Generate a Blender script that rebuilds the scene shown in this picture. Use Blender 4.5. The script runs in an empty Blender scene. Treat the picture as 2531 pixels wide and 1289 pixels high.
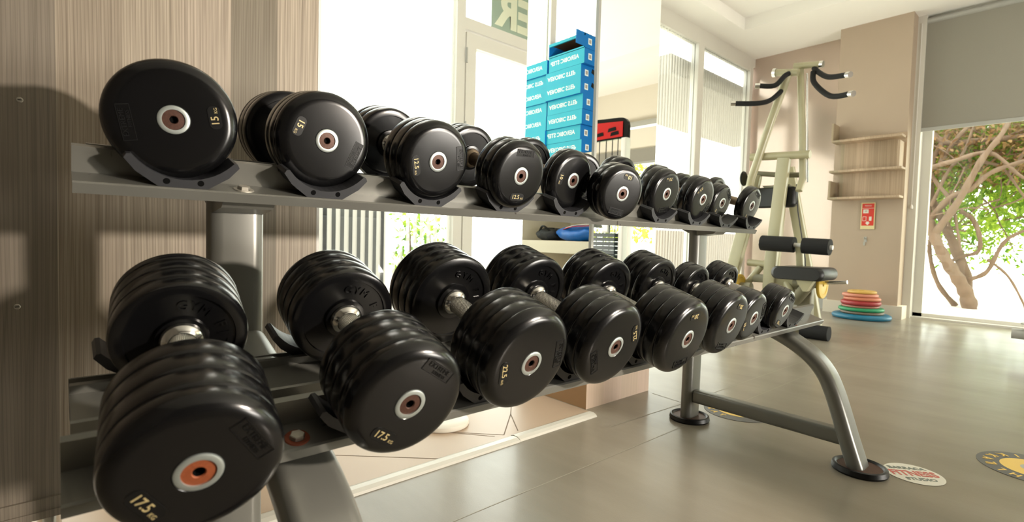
import bpy, bmesh, math, random
from mathutils import Matrix, Vector, Euler
random.seed(7)
PI = math.pi
sc = bpy.context.scene
COL = sc.collection

# ------------------------------------------------------------------ camera, world, lights, exposure
cd = bpy.data.cameras.new('camera'); cam = bpy.data.objects.new('camera', cd); COL.objects.link(cam)
cd.sensor_width = 36.0; cd.lens = 36.0 * 1267.27 / 2531.0
cam.matrix_world = Matrix(((0.74941, 0.00862, -0.66205, 0.0), (-0.66157, 0.04989, -0.74822, 0.0),
                           (0.02658, 0.99872, 0.04309, 0.70), (0, 0, 0, 1)))
cd.clip_start = 0.05
cd.dof.use_dof = True; cd.dof.focus_distance = 1.25; cd.dof.aperture_fstop = 5.6
sc.camera = cam
sc.view_settings.view_transform = 'Standard'; sc.view_settings.look = 'None'
sc.view_settings.gamma = 1.0; sc.view_settings.use_curve_mapping = False
sc.view_settings.exposure = 0.0
w = bpy.data.worlds.new('sky'); sc.world = w; w.use_nodes = True
wn = w.node_tree; wn.nodes['Background'].inputs[0].default_value = (1.0, 0.99, 0.955, 1)
wn.nodes['Background'].inputs[1].default_value = 7.0

def area(name, loc, target, size, power, color=(1, 1, 1), sy=None):
    l = bpy.data.lights.new(name, 'AREA'); l.energy = power; l.color = color
    l.size = size
    if sy: l.shape = 'RECTANGLE'; l.size_y = sy
    o = bpy.data.objects.new(name, l); COL.objects.link(o); o.location = loc
    d = Vector(target) - Vector(loc)
    o.rotation_euler = d.to_track_quat('-Z', 'Y').to_euler()
    return o
kl = bpy.data.lights.new('key_lamp', 'SPOT'); kl.energy = 260; kl.color = (1.0, 0.89, 0.76); kl.shadow_soft_size = 0.055; kl.spot_size = math.radians(72); kl.spot_blend = 0.35
ko = bpy.data.objects.new('key_lamp', kl); COL.objects.link(ko); ko.location = (1.62, -1.15, 1.00)
ko.rotation_euler = (Vector((0.25, 1.4, 0.72)) - Vector(ko.location)).to_track_quat('-Z', 'Y').to_euler()
area('ceiling_fill', (3.6, -3.1, 0.3), (4.2, -0.4, 3.1), 2.0, 205, (1.0, 0.945, 0.85), 1.0)  # added fill that brightens the ceiling; the room has no such fixture
area('alcove_fill', (1.0, 2.35, 2.95), (1.0, 2.35, 0.0), 0.5, 6, (1.0, 0.95, 0.85), 0.5)  # extra fill added over the alcove, not an actual ceiling light
sun = bpy.data.lights.new('sun', 'SUN'); sun.energy = 5.0; sun.angle = 0.02; sun.color = (1, 0.93, 0.78)
so = bpy.data.objects.new('sun', sun); COL.objects.link(so)
so.rotation_euler = Vector((-0.25, 0.55, -1.0)).to_track_quat('-Z', 'Y').to_euler()

# ------------------------------------------------------------------ materials
def new_mat(name):
    m = bpy.data.materials.new(name); m.use_nodes = True
    return m, m.node_tree, m.node_tree.nodes['Principled BSDF']
def rgb(h):
    h = h.lstrip('#'); v = [int(h[i:i + 2], 16) / 255 for i in (0, 2, 4)]
    return tuple(((c + 0.055) / 1.055) ** 2.4 if c > 0.04045 else c / 12.92 for c in v) + (1,)
def simple(name, col, rough=0.5, metal=0.0, noise=0.0, nscale=20.0, bump=0.0, coat=0.0, spec=0.5):
    m, nt, b = new_mat(name)
    c = rgb(col) if isinstance(col, str) else tuple(col) + (1,)
    b.inputs['Base Color'].default_value = c
    b.inputs['Roughness'].default_value = rough; b.inputs['Metallic'].default_value = metal
    b.inputs['Coat Weight'].default_value = coat; b.inputs['Specular IOR Level'].default_value = spec
    if noise or bump:
        tc = nt.nodes.new('ShaderNodeTexCoord')
        n = nt.nodes.new('ShaderNodeTexNoise'); n.inputs['Scale'].default_value = nscale; n.inputs['Detail'].default_value = 5
        nt.links.new(tc.outputs['Object'], n.inputs['Vector'])
        if noise:
            mx = nt.nodes.new('ShaderNodeMix'); mx.data_type = 'RGBA'
            mx.inputs[6].default_value = tuple(x * (1 - noise) for x in c[:3]) + (1,)
            mx.inputs[7].default_value = tuple(min(1, x * (1 + noise)) for x in c[:3]) + (1,)
            nt.links.new(n.outputs['Fac'], mx.inputs[0]); nt.links.new(mx.outputs[2], b.inputs['Base Color'])
        if bump:
            bp = nt.nodes.new('ShaderNodeBump'); bp.inputs['Strength'].default_value = bump; bp.inputs['Distance'].default_value = 0.002
            nt.links.new(n.outputs['Fac'], bp.inputs['Height']); nt.links.new(bp.outputs['Normal'], b.inputs['Normal'])
    return m

def ramp(nt, stops, interp='LINEAR'):
    r = nt.nodes.new('ShaderNodeValToRGB'); r.color_ramp.interpolation = interp
    e = r.color_ramp.elements
    while len(e) < len(stops): e.new(0.5)
    for i, (p, c) in enumerate(stops): e[i].position = p; e[i].color = c if len(c) == 4 else tuple(c) + (1,)
    return r

def wood(name, tones, grain='#4a3a2b', horiz='X', band=7.0, rough=0.5, gamt=0.75, fine=90, wobble=0.05):
    # laminate with plank bands along one axis and fine vertical grain
    m, nt, b = new_mat(name); N = nt.nodes; L = nt.links
    tc = N.new('ShaderNodeTexCoord'); sep = N.new('ShaderNodeSeparateXYZ'); L.new(tc.outputs['Object'], sep.inputs[0])
    hx = sep.outputs[horiz]
    wob = N.new('ShaderNodeTexNoise'); wob.inputs['Scale'].default_value = 1.0; wob.noise_dimensions = '3D'; wob.inputs['Detail'].default_value = 2
    mp = N.new('ShaderNodeMapping'); mp.inputs['Scale'].default_value = (2.2, 2.2, 0.7); L.new(tc.outputs['Object'], mp.inputs[0]); L.new(mp.outputs[0], wob.inputs['Vector'])
    mul = N.new('ShaderNodeMath'); mul.operation = 'MULTIPLY'; mul.inputs[1].default_value = band; L.new(hx, mul.inputs[0])
    fl = N.new('ShaderNodeMath'); fl.operation = 'FLOOR'; L.new(mul.outputs[0], fl.inputs[0])
    wnz = N.new('ShaderNodeTexWhiteNoise'); wnz.noise_dimensions = '1D'; L.new(fl.outputs[0], wnz.inputs['W'])
    rp = ramp(nt, [(i / len(tones), rgb(t)) for i, t in enumerate(tones)], 'CONSTANT'); L.new(wnz.outputs['Value'], rp.inputs[0])
    # grain coordinate: x plus wobble
    wm = N.new('ShaderNodeMath'); wm.operation = 'MULTIPLY_ADD'; wm.inputs[1].default_value = wobble; L.new(wob.outputs['Fac'], wm.inputs[0]); L.new(hx, wm.inputs[2])
    add2 = N.new('ShaderNodeMath'); add2.operation = 'MULTIPLY_ADD'; add2.inputs[1].default_value = 3.7; L.new(wnz.outputs['Value'], add2.inputs[0]); L.new(wm.outputs[0], add2.inputs[2])
    cb = N.new('ShaderNodeCombineXYZ'); L.new(add2.outputs[0], cb.inputs[0]); 
    zm = N.new('ShaderNodeMath'); zm.operation = 'MULTIPLY'; zm.inputs[1].default_value = 0.012; L.new(sep.outputs['Z'], zm.inputs[0]); L.new(zm.outputs[0], cb.inputs[2])
    g = N.new('ShaderNodeTexNoise'); g.inputs['Scale'].default_value = fine; g.inputs['Detail'].default_value = 4; g.inputs['Roughness'].default_value = 0.65
    L.new(cb.outputs[0], g.inputs['Vector'])
    gr = ramp(nt, [(0.30, (1, 1, 1)), (0.62, (0, 0, 0))]); L.new(g.outputs['Fac'], gr.inputs[0])
    mx = N.new('ShaderNodeMix'); mx.data_type = 'RGBA'; mx.blend_type = 'MIX'
    inv = N.new('ShaderNodeMath'); inv.operation = 'MULTIPLY'; inv.inputs[1].default_value = gamt; L.new(gr.outputs[0], inv.inputs[0])
    L.new(inv.outputs[0], mx.inputs[0]); L.new(rp.outputs[0], mx.inputs[6]); mx.inputs[7].default_value = rgb(grain)
    nb = N.new('ShaderNodeTexNoise'); nb.inputs['Scale'].default_value = 1.0; nb.inputs['Detail'].default_value = 1.0
    m2 = N.new('ShaderNodeMapping'); m2.inputs['Scale'].default_value = (9, 9, 0.9); L.new(tc.outputs['Object'], m2.inputs[0]); L.new(m2.outputs[0], nb.inputs['Vector'])
    q1 = N.new('ShaderNodeMath'); q1.operation = 'MULTIPLY_ADD'; q1.inputs[1].default_value = 34.0; L.new(nb.outputs['Fac'], q1.inputs[0])
    q0 = N.new('ShaderNodeMath'); q0.operation = 'MULTIPLY'; q0.inputs[1].default_value = 1050.0; L.new(hx, q0.inputs[0]); L.new(q0.outputs[0], q1.inputs[2])
    q2 = N.new('ShaderNodeMath'); q2.operation = 'SINE'; L.new(q1.outputs[0], q2.inputs[0])
    q3 = N.new('ShaderNodeMapRange'); q3.inputs['From Min'].default_value = 0.35; q3.inputs['From Max'].default_value = 1.0; q3.inputs['To Max'].default_value = 0.5 * gamt; L.new(q2.outputs[0], q3.inputs['Value'])
    m3 = N.new('ShaderNodeMix'); m3.data_type = 'RGBA'; L.new(q3.outputs[0], m3.inputs[0]); L.new(mx.outputs[2], m3.inputs[6]); m3.inputs[7].default_value = rgb(grain)
    L.new(m3.outputs[2], b.inputs['Base Color']); b.inputs['Roughness'].default_value = rough
    return m

M = {}
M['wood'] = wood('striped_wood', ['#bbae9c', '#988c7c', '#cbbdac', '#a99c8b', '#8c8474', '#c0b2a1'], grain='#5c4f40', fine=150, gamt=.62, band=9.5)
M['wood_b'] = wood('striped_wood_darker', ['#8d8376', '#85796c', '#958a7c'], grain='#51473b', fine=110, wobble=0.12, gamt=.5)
M['wood_shelf'] = wood('shelf_wood', ['#b8a288', '#9d8a74', '#c4ad93', '#a89a80'], grain='#7a644f', horiz='Y', band=9, gamt=0.4)
M['wood_base'] = wood('plinth_wood', ['#d9bfae', '#dcc4b4', '#b5a68c', '#d6c0ad'], grain='#b09a86', horiz='X', band=8.0, gamt=0.25)
M['wood_side'] = simple('plinth_side', '#a8835c', 0.55, noise=0.06, nscale=8)
M['rubber'] = simple('black_rubber', (0.0040, 0.0040, 0.0044), 0.20, noise=0.25, nscale=9, bump=0.03, spec=0.5)
M['rubber_in'] = simple('black_rubber_matt', (0.004, 0.004, 0.0042), 0.40, noise=0.2, nscale=30, bump=0.08, spec=0.35)
M['plastic'] = simple('saddle_plastic', (0.030, 0.031, 0.035), 0.45, noise=0.15, nscale=60, bump=0.06)
M['dark'] = simple('dark_hole', (0.002, 0.002, 0.002), 0.8, spec=0.1)
M['chrome'] = simple('chrome', (0.78, 0.77, 0.74), 0.16, 1.0)
M['ring'] = simple('zinc_ring', (0.46, 0.50, 0.48), 0.42, 0.7)
M['bolt_brown'] = simple('oxidised_bolt', (0.085, 0.038, 0.026), 0.5, 0.35, noise=0.5, nscale=300)
M['bolt_rust'] = simple('rusty_bolt', (0.30, 0.075, 0.025), 0.6, 0.2, noise=0.4, nscale=300)
M['gold'] = simple('gold_print', (0.62, 0.50, 0.25), 0.4, 0.3)
M['old_steel'] = simple('worn_steel_grip', (0.30, 0.235, 0.17), 0.42, 0.85, noise=0.3, nscale=200)
M['steel_bolt'] = simple('steel_bolt', (0.55, 0.52, 0.46), 0.45, 0.8, noise=0.2, nscale=200)
M['rust'] = simple('rust', (0.22, 0.05, 0.02), 0.8)
M['black_pad'] = simple('black_upholstery', (0.006, 0.006, 0.006), 0.42, bump=0.1, nscale=60)
M['foam'] = simple('black_foam', (0.005, 0.005, 0.005), 0.85, bump=0.3, nscale=120)
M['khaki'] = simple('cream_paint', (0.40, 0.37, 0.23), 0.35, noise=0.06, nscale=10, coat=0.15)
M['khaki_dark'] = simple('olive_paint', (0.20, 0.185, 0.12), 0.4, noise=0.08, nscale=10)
M['yellow'] = simple('yellow_plate', (0.66, 0.44, 0.06), 0.45)
M['white'] = simple('white_paint', (0.80, 0.79, 0.75), 0.45)
M['alu'] = simple('white_aluminium', (0.66, 0.64, 0.58), 0.4, noise=0.03, nscale=5)
M['alu_grey'] = simple('grey_aluminium', (0.42, 0.42, 0.39), 0.38, 0.3)
M['ceil'] = simple('ceiling_paint', (0.90, 0.88, 0.83), 0.8)
M['wall_paint'] = simple('taupe_paint', (0.44, 0.35, 0.265), 0.7, noise=0.03, nscale=3)
M['cream_wall'] = simple('cream_paint_wall', (0.72, 0.66, 0.55), 0.75)
M['wall_dim'] = simple('brown_grey_wall', (0.16, 0.14, 0.12), 0.8)
M['blind'] = simple('blind_fabric', (0.27, 0.255, 0.215), 0.85, noise=0.04, nscale=500)
M['beige_tile'] = simple('beige_tile', (0.47, 0.35, 0.25), 0.40, noise=0.05, nscale=6)
M['grout'] = simple('grout', (0.20, 0.145, 0.10), 0.8)
M['strip'] = simple('white_threshold', (0.62, 0.60, 0.53), 0.35)
M['cyan'] = simple('cyan_card', (0.0, 0.40, 0.56), 0.5)
M['blue'] = simple('blue_card', (0.0, 0.16, 0.52), 0.5)
M['card'] = simple('brown_card', (0.13, 0.062, 0.028), 0.8)
M['ink_white'] = simple('white_print', (0.75, 0.86, 0.88), 0.5)
M['ink_grey'] = simple('grey_print', (0.35, 0.32, 0.30), 0.6)
M['step_dark'] = simple('dark_step_plastic', (0.015, 0.028, 0.03), 0.5)
M['step_grey'] = simple('grey_step_plastic', (0.16, 0.17, 0.16), 0.5)
M['bag_blue'] = simple('blue_nylon', (0.0, 0.12, 0.48), 0.4, noise=0.3, nscale=25, bump=0.4)
M['bag_dark'] = simple('dark_nylon', (0.02, 0.022, 0.025), 0.6, noise=0.3, nscale=25, bump=0.3)
M['red'] = simple('red_print', (0.50, 0.012, 0.012), 0.4)
M['sign_red'] = simple('sign_red', (0.62, 0.03, 0.012), 0.4)
M['sign_cream'] = simple('sign_cream', (0.70, 0.62, 0.33), 0.45)
M['black'] = simple('black_paint', (0.006, 0.006, 0.006), 0.35, spec=0.3)
M['stick_dark'] = simple('sticker_charcoal', (0.085, 0.082, 0.078), 0.45)
M['stick_yellow'] = simple('sticker_yellow', (0.78, 0.52, 0.10), 0.45)
M['stick_white'] = simple('sticker_white', (0.72, 0.69, 0.60), 0.45)
M['stick_red'] = simple('sticker_red', (0.55, 0.13, 0.10), 0.45)
M['stick_green'] = simple('sticker_grey_green', (0.17, 0.20, 0.17), 0.45)
M['banner'] = simple('banner_film', (0.30, 0.36, 0.31), 0.6)
M['banner_text'] = simple('banner_letters', (0.80, 0.74, 0.62), 0.6)
M['bark'] = simple('bark', (0.16, 0.105, 0.07), 0.9, noise=0.3, nscale=12)
M['paving'] = simple('paving', (0.72, 0.68, 0.60), 0.9)
M['dim_plaster'] = simple('grey_beige_plaster', (0.17, 0.16, 0.135), 0.9, noise=0.05, nscale=2)
M['dark_grey'] = simple('dark_grey_metal', (0.035, 0.033, 0.037), 0.6)
M['brown_clad'] = simple('brown_cladding', (0.12, 0.075, 0.045), 0.7)
M['tube_white'] = simple('lamp_housing', (0.36, 0.35, 0.31), 0.5)
plate_cols = dict(blue=(0.01, 0.15, 0.26), brown=(0.22, 0.17, 0.12), green=(0.02, 0.27, 0.11), rose=(0.42, 0.17, 0.13), crimson=(0.36, 0.035, 0.04),
                  orange=(0.58, 0.20, 0.11), salmon=(0.60, 0.24, 0.16), yellow=(0.60, 0.38, 0.09))
for k, v in plate_cols.items(): M['plate_' + k] = simple('plate_' + k, v, 0.42)

def emission_mat(name, col, st):
    m = bpy.data.materials.new(name); m.use_nodes = True; nt = m.node_tree
    e = nt.nodes.new('ShaderNodeEmission'); e.inputs[0].default_value = tuple(col) + (1,); e.inputs[1].default_value = st
    nt.links.new(e.outputs[0], nt.nodes['Material Output'].inputs[0]); return m
M['tube_lit'] = emission_mat('fluorescent_tube', (1, 0.98, 0.85), 2.5)

def leafmat(name, c1, c2):
    m, nt, b = new_mat(name); N = nt.nodes; L = nt.links
    g = N.new('ShaderNodeNewGeometry'); tc = N.new('ShaderNodeTexCoord')
    n = N.new('ShaderNodeTexNoise'); n.inputs['Scale'].default_value = 2.2; L.new(tc.outputs['Object'], n.inputs['Vector'])
    wn_ = N.new('ShaderNodeTexWhiteNoise'); wn_.noise_dimensions = '1D'; L.new(g.outputs['Random Per Island'], wn_.inputs['W'])
    ad = N.new('ShaderNodeMath'); ad.operation = 'MULTIPLY_ADD'; ad.inputs[1].default_value = 0.5; L.new(wn_.outputs['Value'], ad.inputs[0])
    sb = N.new('ShaderNodeMath'); sb.operation = 'SUBTRACT'; sb.inputs[1].default_value = 0.25; L.new(n.outputs['Fac'], sb.inputs[0]); L.new(sb.outputs[0], ad.inputs[2])
    r = ramp(nt, [(0.25, c1), (0.75, c2)]); L.new(ad.outputs[0], r.inputs[0]); L.new(r.outputs[0], b.inputs['Base Color'])
    b.inputs['Roughness'].default_value = 0.6
    t = N.new('ShaderNodeBsdfTranslucent'); L.new(r.outputs[0], t.inputs[0])
    ms = N.new('ShaderNodeMixShader'); ms.inputs[0].default_value = 0.5; L.new(b.outputs[0], ms.inputs[1]); L.new(t.outputs[0], ms.inputs[2])
    L.new(ms.outputs[0], N['Material Output'].inputs[0]); return m
M['leaf'] = leafmat('green_leaves', (0.10, 0.24, 0.02), (0.42, 0.55, 0.06))
M['leaf_dry'] = leafmat('dry_leaves', (0.20, 0.10, 0.04), (0.38, 0.24, 0.10))
M['leaf_yellow'] = leafmat('yellow_green_leaves', (0.35, 0.45, 0.03), (0.75, 0.80, 0.15))

def metal_paint():
    m, nt, b = new_mat('silver_grey_paint'); N = nt.nodes; L = nt.links
    tc = N.new('ShaderNodeTexCoord')
    n = N.new('ShaderNodeTexNoise'); n.inputs['Scale'].default_value = 26; n.inputs['Detail'].default_value = 3
    mp = N.new('ShaderNodeMapping'); mp.inputs['Scale'].default_value = (1, 1, 0.45); L.new(tc.outputs['Object'], mp.inputs[0]); L.new(mp.outputs[0], n.inputs['Vector'])
    r = ramp(nt, [(0.70, (0, 0, 0)), (0.725, (1, 1, 1))]); L.new(n.outputs['Fac'], r.inputs[0])
    n2 = N.new('ShaderNodeTexNoise'); n2.inputs['Scale'].default_value = 5; L.new(tc.outputs['Object'], n2.inputs['Vector'])
    mx = N.new('ShaderNodeMix'); mx.data_type = 'RGBA'; L.new(n2.outputs['Fac'], mx.inputs[0])
    mx.inputs[6].default_value = (0.17, 0.168, 0.148, 1); mx.inputs[7].default_value = (0.22, 0.217, 0.195, 1)
    m2 = N.new('ShaderNodeMix'); m2.data_type = 'RGBA'; L.new(r.outputs[0], m2.inputs[0]); L.new(mx.outputs[2], m2.inputs[6]); m2.inputs[7].default_value = (0.045, 0.035, 0.028, 1)
    L.new(m2.outputs[2], b.inputs['Base Color'])
    b.inputs['Metallic'].default_value = 0.3; b.inputs['Roughness'].default_value = 0.30
    return m
M['paint'] = metal_paint()

def knurl():
    m, nt, b = new_mat('knurled_chrome'); N = nt.nodes; L = nt.links
    b.inputs['Base Color'].default_value = (0.66, 0.64, 0.58, 1); b.inputs['Metallic'].default_value = 1; b.inputs['Roughness'].default_value = 0.28
    tc = N.new('ShaderNodeTexCoord'); sep = N.new('ShaderNodeSeparateXYZ'); L.new(tc.outputs['Object'], sep.inputs[0])
    at = N.new('ShaderNodeMath'); at.operation = 'ARCTAN2'; L.new(sep.outputs['X'], at.inputs[0])
    zc = N.new('ShaderNodeMath'); zc.operation = 'SUBTRACT'; zc.inputs[1].default_value = 0.0; L.new(sep.outputs['Z'], zc.inputs[0]); L.new(zc.outputs[0], at.inputs[1])
    hs = []
    for sgn in (1, -1):
        a = N.new('ShaderNodeMath'); a.operation = 'MULTIPLY'; a.inputs[1].default_value = 26.0; L.new(at.outputs[0], a.inputs[0])
        y = N.new('ShaderNodeMath'); y.operation = 'MULTIPLY_ADD'; y.inputs[1].default_value = sgn * 1650.0; L.new(sep.outputs['Y'], y.inputs[0]); L.new(a.outputs[0], y.inputs[2])
        s = N.new('ShaderNodeMath'); s.operation = 'SINE'; L.new(y.outputs[0], s.inputs[0]); hs.append(s)
    mm = N.new('ShaderNodeMath'); mm.operation = 'MAXIMUM'; L.new(hs[0].outputs[0], mm.inputs[0]); L.new(hs[1].outputs[0], mm.inputs[1])
    bp = N.new('ShaderNodeBump'); bp.inputs['Strength'].default_value = 0.9; bp.inputs['Distance'].default_value = 0.0012; L.new(mm.outputs[0], bp.inputs['Height']); L.new(bp.outputs[0], b.inputs['Normal'])
    return m
M['knurl'] = knurl()

def floor_mat():
    m, nt, b = new_mat('grey_vinyl_floor'); N = nt.nodes; L = nt.links
    tc = N.new('ShaderNodeTexCoord')
    n = N.new('ShaderNodeTexNoise'); n.inputs['Scale'].default_value = 1.3; n.inputs['Detail'].default_value = 7; n.inputs['Roughness'].default_value = 0.62
    mp = N.new('ShaderNodeMapping'); mp.inputs['Scale'].default_value = (2.2, 0.55, 1); mp.inputs['Rotation'].default_value = (0, 0, 0.55)
    L.new(tc.outputs['Object'], mp.inputs[0]); L.new(mp.outputs[0], n.inputs['Vector'])
    r = ramp(nt, [(0.32, (0.200, 0.174, 0.132)), (0.55, (0.250, 0.220, 0.170)), (0.75, (0.31, 0.278, 0.22))]); L.new(n.outputs['Fac'], r.inputs[0])
    L.new(r.outputs[0], b.inputs['Base Color'])
    n2 = N.new('ShaderNodeTexNoise'); n2.inputs['Scale'].default_value = 3.0; n2.inputs['Detail'].default_value = 4; L.new(tc.outputs['Object'], n2.inputs['Vector'])
    rr = N.new('ShaderNodeMapRange'); rr.inputs['To Min'].default_value = 0.24; rr.inputs['To Max'].default_value = 0.40; L.new(n2.outputs['Fac'], rr.inputs['Value']); L.new(rr.outputs[0], b.inputs['Roughness'])
    n3 = N.new('ShaderNodeTexNoise'); n3.inputs['Scale'].default_value = 240; n3.inputs['Detail'].default_value = 2; L.new(tc.outputs['Object'], n3.inputs['Vector'])
    n4 = N.new('ShaderNodeTexNoise'); n4.inputs['Scale'].default_value = 4.0; n4.inputs['Detail'].default_value = 2; L.new(tc.outputs['Object'], n4.inputs['Vector'])
    ad = N.new('ShaderNodeMath'); ad.operation = 'MULTIPLY_ADD'; ad.inputs[1].default_value = 14.0; L.new(n4.outputs['Fac'], ad.inputs[0]); L.new(n3.outputs['Fac'], ad.inputs[2])
    bp = N.new('ShaderNodeBump'); bp.inputs['Strength'].default_value = 0.2; bp.inputs['Distance'].default_value = 0.0008; L.new(ad.outputs[0], bp.inputs['Height']); L.new(bp.outputs[0], b.inputs['Normal'])
    b.inputs['Specular IOR Level'].default_value = 0.32; b.inputs['Coat Weight'].default_value = 0.22; b.inputs['Coat Roughness'].default_value = 0.14
    return m
M['floor'] = floor_mat()
M['seam'] = simple('vinyl_seam', (0.33, 0.30, 0.23), 0.5)

def glass_mat(name, stripes=False, tint=(0.93, 0.96, 0.93)):
    m = bpy.data.materials.new(name); m.use_nodes = True; nt = m.node_tree; N = nt.nodes; L = nt.links
    N.remove(N['Principled BSDF'])
    tr = N.new('ShaderNodeBsdfTransparent'); tr.inputs[0].default_value = tuple(tint) + (1,)
    gl = N.new('ShaderNodeBsdfGlossy'); gl.inputs['Roughness'].default_value = 0.0
    lw = N.new('ShaderNodeLayerWeight'); lw.inputs[0].default_value = 0.5
    pw = N.new('ShaderNodeMath'); pw.operation = 'POWER'; pw.inputs[1].default_value = 4.0; L.new(lw.outputs['Facing'], pw.inputs[0])
    fr = N.new('ShaderNodeMath'); fr.operation = 'MULTIPLY_ADD'; fr.inputs[1].default_value = 0.75; fr.inputs[2].default_value = 0.04; fr.use_clamp = True; L.new(pw.outputs[0], fr.inputs[0])
    ms = N.new('ShaderNodeMixShader'); L.new(fr.outputs[0], ms.inputs[0]); L.new(tr.outputs[0], ms.inputs[1]); L.new(gl.outputs[0], ms.inputs[2])
    out = N['Material Output']
    if stripes:
        tl = N.new('ShaderNodeBsdfTranslucent'); tl.inputs[0].default_value = (0.45, 0.44, 0.39, 1)
        df = N.new('ShaderNodeBsdfDiffuse'); df.inputs[0].default_value = (0.50, 0.48, 0.42, 1)
        m3 = N.new('ShaderNodeMixShader'); m3.inputs[0].default_value = 0.35; L.new(tl.outputs[0], m3.inputs[1]); L.new(df.outputs[0], m3.inputs[2])
        tc = N.new('ShaderNodeTexCoord'); sep = N.new('ShaderNodeSeparateXYZ'); L.new(tc.outputs['Object'], sep.inputs[0])
        mu = N.new('ShaderNodeMath'); mu.operation = 'MULTIPLY'; mu.inputs[1].default_value = 1 / 0.052; L.new(sep.outputs['X'], mu.inputs[0])
        f = N.new('ShaderNodeMath'); f.operation = 'FRACT'; L.new(mu.outputs[0], f.inputs[0])
        g = N.new('ShaderNodeMath'); g.operation = 'GREATER_THAN'; g.inputs[1].default_value = 0.55; L.new(f.outputs[0], g.inputs[0])
        ml = N.new('ShaderNodeMath'); ml.operation = 'MULTIPLY'; ml.inputs[1].default_value = 0.62; L.new(g.outputs[0], ml.inputs[0])
        m4 = N.new('ShaderNodeMixShader'); L.new(ml.outputs[0], m4.inputs[0]); L.new(ms.outputs[0], m4.inputs[1]); L.new(m3.outputs[0], m4.inputs[2])
        L.new(m4.outputs[0], out.inputs[0])
    else: L.new(ms.outputs[0], out.inputs[0])
    return m
M['glass'] = glass_mat('clear_glass')
M['glass_striped'] = glass_mat('striped_film_glass', True)
mm_, nt_, b_ = new_mat('mirror'); b_.inputs['Base Color'].default_value = (0.88, 0.90, 0.86, 1); b_.inputs['Metallic'].default_value = 1; b_.inputs['Roughness'].default_value = 0.0
M['mirror'] = mm_
def satin_panel():
    m, nt, b = new_mat('satin_wall_panel'); b.inputs['Base Color'].default_value = (0.56, 0.455, 0.385, 1)
    b.inputs['Roughness'].default_value = 0.13; b.inputs['Metallic'].default_value = 0.6
    return m
M['satin'] = satin_panel()

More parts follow.
